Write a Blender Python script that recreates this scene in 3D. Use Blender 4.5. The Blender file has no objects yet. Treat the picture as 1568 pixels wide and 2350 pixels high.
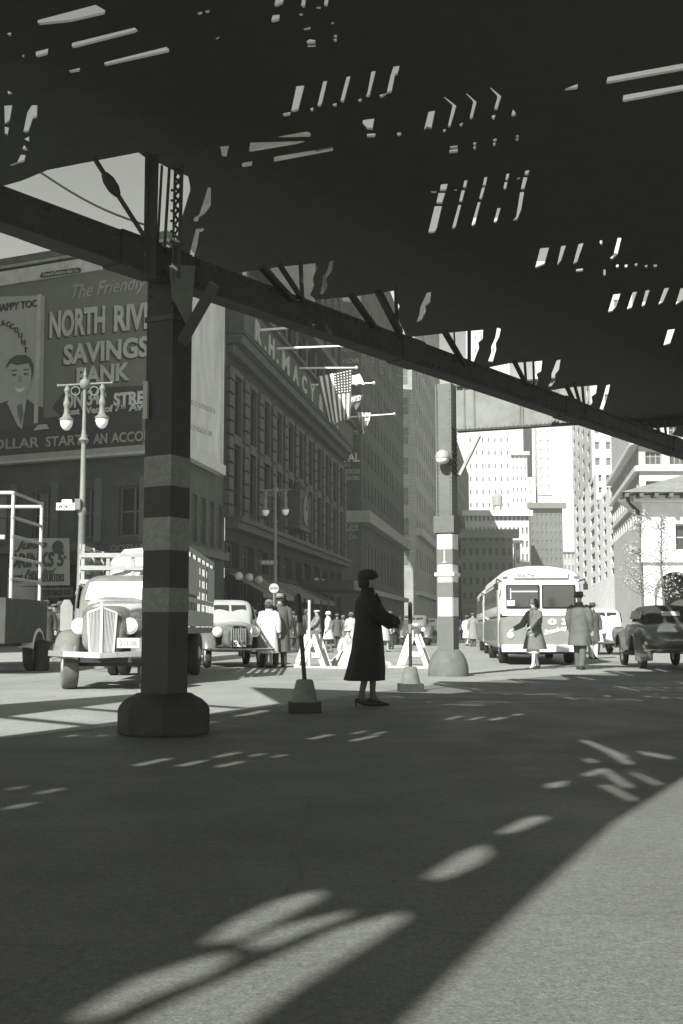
import bpy, bmesh, math, random
from mathutils import Vector, Matrix, geometry, noise
random.seed(7)
sc = bpy.context.scene
R = math.radians
# ------------------------------------------------------------------ camera
CAMH = 0.97
PITCH = math.atan2(266.0, 2680.0)
FPX = 2680.0          # focal length in units of a 1568 x 2350 picture
cam = bpy.data.objects.new('camera', bpy.data.cameras.new('camera'))
sc.collection.objects.link(cam)
cam.data.sensor_fit = 'VERTICAL'; cam.data.sensor_height = 36.0
cam.data.lens = FPX / 2350.0 * 36.0
cam.data.clip_start = 0.05; cam.data.clip_end = 4000
cam.location = (0, 0, CAMH)
cam.rotation_euler = (R(90) + PITCH, 0, 0)
sc.camera = cam
# ------------------------------------------------------------------ light
SUN_AZ = R(28); SUN_EL = R(36)        # shadows run towards +28 deg right of +Y
sc.view_settings.view_transform = 'Standard'; sc.view_settings.look = 'None'
sc.view_settings.exposure = 1.13; sc.view_settings.gamma = 1.0
w = bpy.data.worlds.new('World'); sc.world = w; w.use_nodes = True
nt = w.node_tree; bg = nt.nodes['Background']
sky = nt.nodes.new('ShaderNodeTexSky'); sky.sky_type = 'NISHITA'; sky.sun_disc = False
sky.sun_elevation = SUN_EL; sky.sun_rotation = SUN_AZ + math.pi; sky.air_density = 1.6; sky.dust_density = 0.6
bw = nt.nodes.new('ShaderNodeRGBToBW'); nt.links.new(sky.outputs[0], bw.inputs[0])
tn = nt.nodes.new('ShaderNodeMix'); tn.data_type = 'RGBA'; tn.blend_type = 'MULTIPLY'; tn.inputs[0].default_value = 1
nt.links.new(bw.outputs[0], tn.inputs[6]); tn.inputs[7].default_value = (0.97, 1.0, 0.93, 1)
# milky low sky: the Nishita sky brightened towards the horizon
gm = nt.nodes.new('ShaderNodeNewGeometry'); sx = nt.nodes.new('ShaderNodeSeparateXYZ'); nt.links.new(gm.outputs['Incoming'], sx.inputs[0])
ab_ = nt.nodes.new('ShaderNodeMath'); ab_.operation = 'ABSOLUTE'; nt.links.new(sx.outputs[2], ab_.inputs[0])
mr_ = nt.nodes.new('ShaderNodeMapRange'); mr_.interpolation_type = 'SMOOTHSTEP'; mr_.inputs[1].default_value = .06; mr_.inputs[2].default_value = .26; mr_.inputs[3].default_value = 4.2; mr_.inputs[4].default_value = 1.0
nt.links.new(ab_.outputs[0], mr_.inputs[0])
t3 = nt.nodes.new('ShaderNodeMix'); t3.data_type = 'RGBA'; t3.blend_type = 'MULTIPLY'; t3.inputs[0].default_value = 1; nt.links.new(tn.outputs[2], t3.inputs[6]); nt.links.new(mr_.outputs[0], t3.inputs[7])
nt.links.new(t3.outputs[2], bg.inputs[0]); bg.inputs[1].default_value = 0.036
sun = bpy.data.objects.new('sun', bpy.data.lights.new('sun', 'SUN')); sc.collection.objects.link(sun)
sun.data.energy = 4.9; sun.data.angle = R(0.55); sun.data.color = (1.0, 1.0, 0.97)
SD = Vector((math.sin(SUN_AZ) * math.cos(SUN_EL), math.cos(SUN_AZ) * math.cos(SUN_EL), -math.sin(SUN_EL)))
sun.rotation_euler = SD.to_track_quat('-Z', 'Y').to_euler()
HAZE = 0.0007

# ------------------------------------------------------------------ projection helpers (a photo point -> a place in the world)
def ray(px, py):
    a, b = px - 784.0, 1175.0 - py
    return Vector((a, FPX * math.cos(PITCH) - b * math.sin(PITCH), FPX * math.sin(PITCH) + b * math.cos(PITCH)))
def G(px, py, h=0.0):
    d = ray(px, py); t = (h - CAMH) / d.z; return Vector((d.x * t, d.y * t, h))
def D(px, py, y):
    d = ray(px, py); t = y / d.y; return Vector((d.x * t, y, CAMH + d.z * t))
def ZH(py, y): return D(784, py, y).z
class Plane:
    def __init__(s, p, ang):           # ang: heading of u, degrees right of +Y ; outward normal = (u.y,-u.x)
        s.p = Vector((p[0], p[1], 0)); s.u = Vector((math.sin(R(ang)), math.cos(R(ang)), 0)); s.n = Vector((s.u.y, -s.u.x, 0))
    def at(s, px, py, off=0.0):
        d = ray(px, py); o = Vector((0, 0, CAMH)); q = s.p + s.n * off
        t = (q - o).dot(s.n) / d.dot(s.n); return o + d * t
    def pt(s, t, z, off=0.0): v = s.p + s.u * t + s.n * off; v.z = z; return v
    def tz(s, P): return (P - s.p).dot(s.u), P.z

# ------------------------------------------------------------------ materials
_m = {}
def tint(v):
    t = max(0.0, 1 - v / 0.6); return (v * (1 - .06 * t), v, v * (1 - .15 * t), 1)
def mat(v, rough=.8, var=.25, scale=3.0, metal=0.0, spec=.4, coat=0.0, bump=0.0, stretch=(1, 1, 1), emit=0):
    k = (v, rough, var, scale, metal, spec, coat, bump, stretch, emit)
    if k in _m: return _m[k]
    m = bpy.data.materials.new('tone_%03d' % len(_m)); m.use_nodes = True; n = m.node_tree; b = n.nodes['Principled BSDF']
    b.inputs['Roughness'].default_value = rough; b.inputs['Metallic'].default_value = metal
    b.inputs['Specular IOR Level'].default_value = spec; b.inputs['Coat Weight'].default_value = coat
    if emit: b.inputs['Emission Color'].default_value = (1, 1, .97, 1); b.inputs['Emission Strength'].default_value = emit
    tc = n.nodes.new('ShaderNodeTexCoord'); mp = n.nodes.new('ShaderNodeMapping'); mp.inputs['Scale'].default_value = stretch
    n.links.new(tc.outputs['Object'], mp.inputs[0])
    t = n.nodes.new('ShaderNodeTexNoise'); t.inputs['Scale'].default_value = scale; t.inputs['Detail'].default_value = 6; t.inputs['Roughness'].default_value = .65
    n.links.new(mp.outputs[0], t.inputs['Vector'])
    r = n.nodes.new('ShaderNodeValToRGB'); r.color_ramp.elements[0].position = .3; r.color_ramp.elements[1].position = .7
    r.color_ramp.elements[0].color = tint(v * (1 - var)); r.color_ramp.elements[1].color = tint(min(.9, v * (1 + var * .8)))
    n.links.new(t.outputs[0], r.inputs[0]); n.links.new(r.outputs[0], b.inputs['Base Color'])
    if bump:
        bn = n.nodes.new('ShaderNodeBump'); bn.inputs['Strength'].default_value = bump; bn.inputs['Distance'].default_value = .02
        t2 = n.nodes.new('ShaderNodeTexNoise'); t2.inputs['Scale'].default_value = scale * 9; t2.inputs['Detail'].default_value = 4
        n.links.new(mp.outputs[0], t2.inputs['Vector']); n.links.new(t2.outputs[0], bn.inputs['Height']); n.links.new(bn.outputs[0], b.inputs['Normal'])
    _m[k] = m; return m
def brick_mat(v, var=.2, sx=.9, sy=.3, mortar=.75):
    k = ('brick', v, var, sx, sy, mortar)
    if k in _m: return _m[k]
    m = bpy.data.materials.new('masonry_%03d' % len(_m)); m.use_nodes = True; n = m.node_tree; b = n.nodes['Principled BSDF']
    b.inputs['Roughness'].default_value = .9; b.inputs['Specular IOR Level'].default_value = .2
    tc = n.nodes.new('ShaderNodeTexCoord'); se = n.nodes.new('ShaderNodeSeparateXYZ'); n.links.new(tc.outputs['Object'], se.inputs[0])
    ad = n.nodes.new('ShaderNodeMath'); ad.operation = 'ADD'; n.links.new(se.outputs[0], ad.inputs[0]); n.links.new(se.outputs[1], ad.inputs[1])
    cb = n.nodes.new('ShaderNodeCombineXYZ'); n.links.new(ad.outputs[0], cb.inputs[0]); n.links.new(se.outputs[2], cb.inputs[1])
    br = n.nodes.new('ShaderNodeTexBrick'); br.inputs['Scale'].default_value = 1; br.inputs['Brick Width'].default_value = sx; br.inputs['Row Height'].default_value = sy
    br.inputs['Mortar Size'].default_value = .02; br.inputs['Color1'].default_value = tint(v * (1 - var * .5)); br.inputs['Color2'].default_value = tint(v * (1 + var * .5)); br.inputs['Mortar'].default_value = tint(v * mortar)
    n.links.new(cb.outputs[0], br.inputs['Vector'])
    t = n.nodes.new('ShaderNodeTexNoise'); t.inputs['Scale'].default_value = .35; t.inputs['Detail'].default_value = 8; t.inputs['Roughness'].default_value = .7
    mp = n.nodes.new('ShaderNodeMapping'); mp.inputs['Scale'].default_value = (2.5, 2.5, .6); n.links.new(tc.outputs['Object'], mp.inputs[0]); n.links.new(mp.outputs[0], t.inputs['Vector'])
    mr = n.nodes.new('ShaderNodeMapRange'); mr.inputs[1].default_value = .3; mr.inputs[2].default_value = .7; mr.inputs[3].default_value = 1 - var * 1.3; mr.inputs[4].default_value = 1 + var * .5
    n.links.new(t.outputs[0], mr.inputs[0])
    mx = n.nodes.new('ShaderNodeMix'); mx.data_type = 'RGBA'; mx.blend_type = 'MULTIPLY'; mx.inputs[0].default_value = 1
    n.links.new(br.outputs[0], mx.inputs[6]); n.links.new(mr.outputs[0], mx.inputs[7]); n.links.new(mx.outputs[2], b.inputs['Base Color'])
    _m[k] = m; return m
def road_mat(v0=.145):
    m = bpy.data.materials.new('asphalt'); m.use_nodes = True; n = m.node_tree; b = n.nodes['Principled BSDF']
    b.inputs['Specular IOR Level'].default_value = .35
    tc = n.nodes.new('ShaderNodeTexCoord')
    def nz(scale, det, rough=.6, st=(1, 1, 1)):
        mp = n.nodes.new('ShaderNodeMapping'); mp.inputs['Scale'].default_value = st; n.links.new(tc.outputs['Object'], mp.inputs[0])
        t = n.nodes.new('ShaderNodeTexNoise'); t.inputs['Scale'].default_value = scale; t.inputs['Detail'].default_value = det; t.inputs['Roughness'].default_value = rough
        n.links.new(mp.outputs[0], t.inputs['Vector']); return t
    def rng(src, a, c, lo, hi):
        q = n.nodes.new('ShaderNodeMapRange'); q.inputs[1].default_value = a; q.inputs[2].default_value = c; q.inputs[3].default_value = lo; q.inputs[4].default_value = hi
        n.links.new(src.outputs[0], q.inputs[0]); return q
    def mul(a, c):
        q = n.nodes.new('ShaderNodeMath'); q.operation = 'MULTIPLY'; n.links.new(a.outputs[0], q.inputs[0]); n.links.new(c.outputs[0], q.inputs[1]); return q
    big = rng(nz(.22, 5), .3, .7, .84, 1.14); mid = rng(nz(1.8, 6, .7, (1, .45, 1)), .3, .7, .9, 1.1); fine = rng(nz(70, 4, .9), .35, .65, .6, 1.38)
    vo = n.nodes.new('ShaderNodeTexVoronoi'); vo.inputs['Scale'].default_value = 60; n.links.new(tc.outputs['Object'], vo.inputs[0]); sp = rng(vo, 0, .12, 1.25, 1.0)
    wv = nz(.9, 4, .7); mv = n.nodes.new('ShaderNodeMix'); mv.data_type = 'VECTOR'; mv.inputs[0].default_value = .25; n.links.new(tc.outputs['Object'], mv.inputs[4]); n.links.new(wv.outputs[1], mv.inputs[5])
    ck = n.nodes.new('ShaderNodeTexVoronoi'); ck.feature = 'DISTANCE_TO_EDGE'; ck.inputs['Scale'].default_value = .55; n.links.new(mv.outputs[1], ck.inputs[0]); crk = rng(ck, 0, .005, .82, 1.0)
    oil = rng(nz(.75, 3, .5, (1.3, .4, 1)), .58, .75, 1.0, .78)
    med = rng(nz(22, 5, .8), .35, .65, .78, 1.2); spk = rng(nz(7, 3, .9), .62, .78, 1.0, .72)
    f = mul(mul(mul(mul(mul(big, mid), fine), sp), med), spk); f = mul(mul(f, crk), oil)
    mx = n.nodes.new('ShaderNodeMix'); mx.data_type = 'RGBA'; mx.blend_type = 'MULTIPLY'; mx.inputs[0].default_value = 1
    mx.inputs[6].default_value = tint(v0); n.links.new(f.outputs[0], mx.inputs[7]); n.links.new(mx.outputs[2], b.inputs['Base Color'])
    rr = rng(nz(1.2, 4), .3, .7, .55, .8); n.links.new(rr.outputs[0], b.inputs['Roughness'])
    bp = n.nodes.new('ShaderNodeBump'); bp.inputs['Strength'].default_value = .5; bp.inputs['Distance'].default_value = .006; t = nz(120, 4, .7); n.links.new(t.outputs[0], bp.inputs['Height']); n.links.new(bp.outputs[0], b.inputs['Normal'])
    return m
STEEL = mat(.048, .75, .3, 4); STEELB = mat(.06, .9, .12, 4, spec=.15)
GLASS = mat(.035, .12, .1, 1, spec=.6); GLASSD = mat(.05, .3, .5, .8, spec=.5)
WHITE = mat(.8, .5, .08, 4); CHROME = mat(.75, .18, .05, 3, metal=1.0); BLACK = mat(.02, .6, .3, 6); RUBBER = mat(.03, .85, .3, 8)

# ------------------------------------------------------------------ mesh builder
class MB:
    def __init__(s): s.v = []; s.f = []; s.mi = []; s.m = 0
    def add(s, vs, fs, M=None):
        o = len(s.v); s.v += [(M @ Vector(p)) if M else Vector(p) for p in vs]
        for f in fs: s.f.append(tuple(i + o for i in f)); s.mi.append(s.m)
        return s
    def box(s, c, d, rz=0, M=None):
        x, y, z = d[0] / 2, d[1] / 2, d[2] / 2
        T = Matrix.Translation(c) @ Matrix.Rotation(rz, 4, 'Z')
        if M: T = M @ T
        vs = [(a * x, b * y, e * z) for a in (-1, 1) for b in (-1, 1) for e in (-1, 1)]
        return s.add(vs, [(0, 1, 3, 2), (4, 6, 7, 5), (0, 4, 5, 1), (2, 3, 7, 6), (0, 2, 6, 4), (1, 5, 7, 3)], T)
    def bar(s, p, q, w, h=None, up=(0, 0, 1)):
        p = Vector(p); q = Vector(q); d = (q - p); L = d.length; d.normalize(); up = Vector(up)
        if abs(d.dot(up)) > .98: up = Vector((0, 1, 0))
        x = d.cross(up).normalized(); z = x.cross(d).normalized(); h = h or w
        vs = []
        for e in (p, q):
            for a, b in ((-1, -1), (1, -1), (1, 1), (-1, 1)): vs.append(e + x * a * w / 2 + z * b * h / 2)
        return s.add(vs, [(3, 2, 1, 0), (4, 5, 6, 7), (0, 1, 5, 4), (1, 2, 6, 5), (2, 3, 7, 6), (3, 0, 4, 7)])
    def tube(s, pts, rad, n=10, cap=True, sq=1.0):
        pts = [Vector(p) for p in pts]
        if not hasattr(rad, '__len__'): rad = [rad] * len(pts)
        o = len(s.v); X = None
        for i, p in enumerate(pts):
            d = (pts[min(i + 1, len(pts) - 1)] - pts[max(i - 1, 0)]).normalized()
            if X is None:
                a = Vector((1, 0, 0)) if abs(d.x) < .9 else Vector((0, 1, 0)); X = (a - d * a.dot(d)).normalized()
            else: X = (X - d * X.dot(d)).normalized()
            Y = d.cross(X)
            for k in range(n):
                t = 2 * math.pi * k / n; s.v.append(p + X * math.cos(t) * rad[i] + Y * math.sin(t) * rad[i] * sq)
        for i in range(len(pts) - 1):
            for k in range(n):
                a = o + i * n + k; b = o + i * n + (k + 1) % n; s.f.append((a, b, b + n, a + n)); s.mi.append(s.m)
        if cap:
            s.f.append(tuple(o + k for k in reversed(range(n)))); s.mi.append(s.m)
            e = o + (len(pts) - 1) * n; s.f.append(tuple(e + k for k in range(n))); s.mi.append(s.m)
        return s
    def lathe(s, prof, c=(0, 0, 0), n=20, M=None, rz=0, sx=1, sy=1):
        vs = []; fs = []
        for r, z in prof:
            for k in range(n):
                t = 2 * math.pi * k / n + rz; vs.append(Vector(c) + Vector((r * math.cos(t) * sx, r * math.sin(t) * sy, z)))
        for i in range(len(prof) - 1):
            for k in range(n): a = i * n + k; b = i * n + (k + 1) % n; fs.append((a, b, b + n, a + n))
        fs.append(tuple(reversed(range(n)))); e = (len(prof) - 1) * n; fs.append(tuple(e + k for k in range(n)))
        return s.add(vs, fs, M)
    def loft(s, rings, cap=True, closed=True):
        n = len(rings[0]); vs = [p for r in rings for p in r]; fs = []
        for i in range(len(rings) - 1):
            for k in range(n if closed else n - 1): a = i * n + k; b = i * n + (k + 1) % n; fs.append((a, b, b + n, a + n))
        if cap: fs.append(tuple(reversed(range(n)))); e = (len(rings) - 1) * n; fs.append(tuple(e + k for k in range(n)))
        return s.add(vs, fs)
    def prism(s, poly, z0, z1):      # plan polygon (ccw) extruded
        n = len(poly); vs = [(p[0], p[1], z0) for p in poly] + [(p[0], p[1], z1) for p in poly]
        return s.add(vs, [tuple(reversed(range(n))), tuple(range(n, 2 * n))] + [(i, (i + 1) % n, n + (i + 1) % n, n + i) for i in range(n)])
    def slab(s, pts, th):            # any planar polygon given a thickness along its normal
        pts = [Vector(p) for p in pts]; nn = geometry.normal(pts); n = len(pts)
        vs = [p + nn * th / 2 for p in pts] + [p - nn * th / 2 for p in pts]
        return s.add(vs, [tuple(range(n)), tuple(reversed(range(n, 2 * n)))] + [(i, n + i, n + (i + 1) % n, (i + 1) % n) for i in range(n)])
    def quad(s, *p): return s.add(p, [tuple(range(len(p)))])
    def build(s, name, mats, parent=None, smooth=0, world=False, bevel=0):
        me = bpy.data.meshes.new(name)
        vs = s.v
        if world and parent is not None: Mi = parent.matrix_basis.inverted(); vs = [Mi @ v for v in vs]
        me.from_pydata([tuple(v) for v in vs], [], s.f)
        for m in (mats if isinstance(mats, (list, tuple)) else [mats]): me.materials.append(m)
        me.polygons.foreach_set('material_index', s.mi)
        bm = bmesh.new(); bm.from_mesh(me); bmesh.ops.recalc_face_normals(bm, faces=bm.faces)
        if bevel: bmesh.ops.bevel(bm, geom=[e for e in bm.edges if len(e.link_faces) == 2 and e.calc_face_angle(0) > .6], offset=bevel, segments=2, affect='EDGES', profile=.7)
        bm.to_mesh(me); bm.free()
        if smooth:
            me.polygons.foreach_set('use_smooth', [True] * len(me.polygons)); me.set_sharp_from_angle(angle=R(smooth))
        o = bpy.data.objects.new(name, me); sc.collection.objects.link(o)
        if parent is not None: o.parent = parent
        return o
def tag(o, label, cat, group=None, kind=None):
    o['label'] = label
    if cat: o['category'] = cat
    if group: o['group'] = group
    if kind: o['kind'] = kind
    return o
def thing(name, label, cat, loc=(0, 0, 0), rz=0, group=None):
    o = bpy.data.objects.new(name, None); sc.collection.objects.link(o); o.empty_display_size = .2
    o.matrix_basis = Matrix.Translation(Vector(loc)) @ Matrix.Rotation(rz, 4, 'Z')
    return tag(o, label, cat, group)
def dup(root, loc=None, rz=None, label=None, group=None):
    r = root.copy(); sc.collection.objects.link(r)
    if loc is not None: r.matrix_basis = Matrix.Translation(Vector(loc)) @ Matrix.Rotation(rz or 0, 4, 'Z')
    if label: r['label'] = label
    if group: r['group'] = group
    for ch in [c for c in sc.collection.objects if c.parent == root]:
        c = ch.copy(); sc.collection.objects.link(c); c.parent = r
        for g in [q for q in sc.collection.objects if q.parent == ch]:
            d = g.copy(); sc.collection.objects.link(d); d.parent = c
    return r
def structure(o, label, name=None): o['kind'] = 'structure'; o['label'] = label; return o
def text_mesh(s, bold=0.0, shear=0.0, ext=.02):
    cu = bpy.data.curves.new('t', 'FONT'); cu.body = s; cu.offset = bold; cu.shear = shear; cu.extrude = ext; cu.resolution_u = 3
    ob = bpy.data.objects.new('t', cu); sc.collection.objects.link(ob); bpy.context.view_layer.update()
    me = bpy.data.meshes.new_from_object(ob.evaluated_get(bpy.context.evaluated_depsgraph_get()))
    bpy.data.objects.remove(ob); bpy.data.curves.remove(cu); return me
def lettering(name, s, plane, a, b, hpx, m, parent, bold=.02, shear=0, off=.03, th=.02, zup=None):
    """text whose foot runs from photo point a to photo point b on a wall plane"""
    A = plane.at(a[0], a[1], off); B = plane.at(b[0], b[1], off); T = plane.at(a[0], a[1] - hpx, off)
    me = text_mesh(s, bold, shear)
    xs = [v.co.x for v in me.vertices]; ys = [v.co.y for v in me.vertices]
    w0, w1, h0, h1 = min(xs), max(xs), min(ys), max(ys)
    U = B - A; H = T.z - A.z
    for v in me.vertices:
        c = v.co.copy(); p = A + U * ((c.x - w0) / (w1 - w0)) + Vector((0, 0, H * ((c.y - h0) / (h1 - h0)))) + plane.n * (c.z * th / .02)
        v.co = p
    me.materials.append(m); o = bpy.data.objects.new(name, me); sc.collection.objects.link(o)
    if parent is not None:
        Mi = parent.matrix_basis.inverted(); me.transform(Mi); o.parent = parent
    return o
def place_letters(name, s, M, width, height, m, parent, bold=.02, shear=0, th=.01):
    """text centred on the xz plane of matrix M (local frame), facing -Y"""
    me = text_mesh(s, bold, shear); xs = [v.co.x for v in me.vertices]; ys = [v.co.y for v in me.vertices]
    w0, w1, h0, h1 = min(xs), max(xs), min(ys), max(ys)
    for v in me.vertices:
        c = v.co.copy(); v.co = M @ Vector((((c.x - w0) / (w1 - w0) - .5) * width, -c.z * th / .02, ((c.y - h0) / (h1 - h0) - .5) * height))
    me.materials.append(m); o = bpy.data.objects.new(name, me); sc.collection.objects.link(o); o.parent = parent; return o
# ------------------------------------------------------------------ ground
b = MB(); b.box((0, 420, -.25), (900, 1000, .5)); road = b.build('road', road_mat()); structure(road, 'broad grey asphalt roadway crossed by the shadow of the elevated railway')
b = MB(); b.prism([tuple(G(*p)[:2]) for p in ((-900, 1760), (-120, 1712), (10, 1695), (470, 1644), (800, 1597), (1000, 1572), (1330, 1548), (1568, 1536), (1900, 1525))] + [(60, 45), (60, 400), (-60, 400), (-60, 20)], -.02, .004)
o = b.build('roadway', road_mat(.28)); structure(o, 'paler sheet over the open avenue beyond the elevated railway, sunlit brightness put into its colour')  # added sheet: sun brightness put into its tone, edge follows the railway shadow
def walk(name, poly, label):
    b = MB(); b.prism(poly, .004, .14); o = b.build(name, mat(.3, .8, .2, 1.3, bump=.3)); structure(o, label)
walk('sidewalk', [(-30, 23.5), (-7.9, 26.8), (-5.6, 28.3), (-4.3, 31), (-3.1, 38.5), (7.6, 108), (20, 190), (0, 190), (-7.3, 51), (-40, 68)], 'pale sidewalk with a stone kerb along the department store')
walk('sidewalk', [(14.5, 46), (17, 42.5), (26, 38), (70, 38), (70, 250), (34, 250), (20, 100)], 'pale sidewalk with a stone kerb on the far right of the avenue')

# ------------------------------------------------------------------ elevated railway
ZD = 5.5
def P2(px, py): v = G(px, py, ZD); return (v.x, v.y)
SH = Vector((math.sin(SUN_AZ), math.cos(SUN_AZ))) * (ZD / math.tan(SUN_EL))
def S2(px, py):                     # deck point whose shadow falls on the ground at this photo point
    v = G(px, py, 0); return (v.x - SH.x, v.y - SH.y)
def ca(l): return [(x * .5055, y * .5055) for x, y in l]
def cb_(l): return [(775.4 + x * .5055, y * .5055) for x, y in l]
sil = [(-260, 500), (50, 415), (110, 390), (318, 350), (337, 364), (371, 377), (391, 388), (432, 405), (438, 435), (412, 520), (402, 575),
       (470, 634), (558, 624.5), (640, 613), (725, 604), (728, 615), (718, 640), (721, 655), (712, 677), (725, 688), (811, 681), (905, 667), (908, 690), (918, 702), (912, 725), (930, 767),
       (939, 774), (1047, 762), (1109, 757), (1108, 780), (1098, 788), (1100, 800), (1088, 831), (1114, 845), (1168, 834), (1245, 828), (1242, 854), (1232, 860), (1236, 872), (1229, 889),
       (1240, 900), (1300, 890), (1371, 884), (1368, 905), (1358, 912), (1360, 925), (1346, 945), (1372, 978), (1457, 975), (1556, 970), (1552, 985), (1543, 998), (1600, 1010)]
outer = [P2(*p) for p in sil]
left = [S2(*p) for p in ((900, 1580), (800, 1593), (640, 1615), (470, 1640), (265, 1657), (10, 1690), (-120, 1706))]
left = [p for p in left if p[0] / max(p[1], .1) < -.36 or p[1] < 1]
right = [S2(*p) for p in ((1650, 1715), (1568, 1780), (1480, 1835), (1400, 1885), (1225, 2040), (1100, 2155), (900, 2350), (820, 2440))]
outer_all = outer + [(16, 34), (16, 12), (6.5, 5.2), (2.6, 3.0)] + right + [(-6.2, -10), (-9.5, -14), (-14.5, -14)] + list(reversed(left))
A = [[(170,92),(435,22),(480,48),(475,65),(320,100),(172,115)],[(328,195),(612,125),(628,140),(615,148),(325,222)],[(475,283),(755,213),(768,222),(768,237),(472,302)],
 [(163,235),(220,220),(217,248),(163,264)],[(92,252),(112,248),(110,260),(100,262)],[(315,320),(365,308),(362,325),(313,333)],[(34,150),(52,148),(50,164),(34,166)],
 [(35,412),(58,422),(36,437)],[(20,480),(57,478),(45,550),(22,570)],[(22,575),(42,580),(35,618),(22,615)],[(145,478),(170,478),(168,535),(150,540),(130,600),(105,605),(125,510)],
 [(100,635),(133,620),(133,652)],[(110,658),(128,683),(98,683)],[(95,702),(118,705),(110,735),(85,742),(42,757),(45,748),(78,738)],[(893,58),(920,52),(918,64),(895,69)],
 [(930,50),(955,45),(950,58),(930,62)],[(975,180),(1002,160),(992,178),(978,185)],[(1252,-5),(1290,-5),(1285,18),(1245,37)],[(1238,70),(1272,66),(1268,95),(1229,105)],
 [(1372,-4),(1390,-4),(1385,34),(1366,36)],[(1357,62),(1376,62),(1374,72),(1356,74)],[(1475,-4),(1494,-4),(1488,28),(1470,32)],[(1432,32),(1458,30),(1456,40),(1434,40)],
 [(1375,130),(1410,122),(1410,133),(1377,139)],[(1392,188),(1405,178),(1433,182),(1432,198),(1392,202)],[(1392,207),(1434,203),(1434,212),(1392,215)],[(1500,103),(1516,100),(1515,110),(1500,111)],
 [(1515,160),(1532,158),(1530,172),(1513,173)],[(1514,178),(1531,176),(1529,190),(1513,191)],[(1346,392),(1384,388),(1355,503),(1320,512),(1318,525),(1283,530),(1285,515),(1322,508)],
 [(1468,370),(1488,366),(1462,475),(1455,485),(1440,486)],[(1410,492),(1425,488),(1422,505),(1408,508)],[(1510,472),(1530,468),(1528,484),(1511,486)],[(1238,625),(1395,597),(1411,605),(1410,620)],
 [(1137,648),(1400,640),(1340,655),(1130,690)],[(1245,712),(1512,668),(1512,684),(1242,735)],[(990,668),(1040,661),(1030,710),(1006,710),(1004,682)],[(1100,740),(1148,731),(1143,752),(1097,760)],
 [(925,680),(940,680),(935,690)],[(945,850),(958,855),(957,935),(930,970),(905,985),(900,1005),(878,1007),(880,990),(905,975),(930,900)],[(890,1040),(925,1035),(925,1048),(905,1055),(895,1120),(870,1205),(850,1212),(858,1176),(872,1110)]]
B = [[(40,350),(60,345),(35,440),(28,465),(10,466)],[(153,325),(174,322),(145,440),(125,445),(135,420)],[(92,452),(110,447),(107,463),(92,465)],[(253,303),(283,298),(272,340),(260,345),(245,420),(225,427),(201,444),(190,445),(190,431),(222,423),(238,350)],
 [(412,508),(443,502),(425,590),(405,582),(390,597)],[(474,443),(485,440),(540,482),(512,577),(498,580),(520,486)],[(575,428),(586,425),(632,464),(612,540),(597,545),(614,468)],[(684,400),(695,398),(744,438),(725,500),(708,502),(724,445)],
 [(476,590),(492,585),(490,598),(478,605)],[(553,563),(570,556),(566,572),(553,578)],[(700,525),(718,520),(712,542),(698,545)],[(786,530),(795,497),(808,512),(807,527)],[(110,565),(115,545),(167,538),(158,590),(130,588)],
 [(133,608),(173,606),(170,622),(131,625)],[(270,603),(290,602),(286,617),(268,620)],[(508,665),(545,660),(543,673),(508,676)],[(508,681),(545,677),(545,692),(503,697)],[(616,648),(630,645),(627,660),(614,662)],[(616,666),(628,664),(626,678),(613,680)],
 [(706,632),(722,629),(720,643),(704,645)],[(705,650),(720,648),(715,662),(702,664)],[(808,616),(824,613),(821,624),(806,626)],[(807,630),(822,628),(820,638),(805,640)],[(1028,405),(1092,380),(1088,405),(1030,411)],
 [(1225,350),(1590,284),(1590,316),(1218,382)],[(1297,432),(1590,381),(1590,408),(1292,465)],[(468,838),(500,834),(493,866),(463,870)],[(458,876),(490,876),(474,926),(446,926)],[(440,936),(474,936),(450,1040),(440,1057),(410,1060)],
 [(423,868),(450,868),(447,876),(423,876)],[(575,820),(590,818),(582,855),(567,855)],[(562,864),(579,864),(565,918),(550,920)],[(548,930),(562,930),(535,1035),(517,1043)],[(528,862),(545,858),(540,866),(527,868)],[(666,805),(680,803),(672,845),(657,848)],
 [(655,852),(670,850),(655,905),(640,908)],[(636,918),(650,917),(622,1025),(606,1030)],[(766,790),(781,787),(773,820),(760,823)],[(757,828),(772,826),(763,865),(751,862)],[(725,945),(741,945),(722,1010),(707,1015)],[(853,775),(872,773),(865,795),(846,798)],
 [(843,805),(863,805),(848,860),(830,865)],[(828,872),(847,872),(832,960),(815,1000),(790,1003),(810,985),(822,910)],[(812,810),(832,803),(826,813),(812,816)]]
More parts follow.
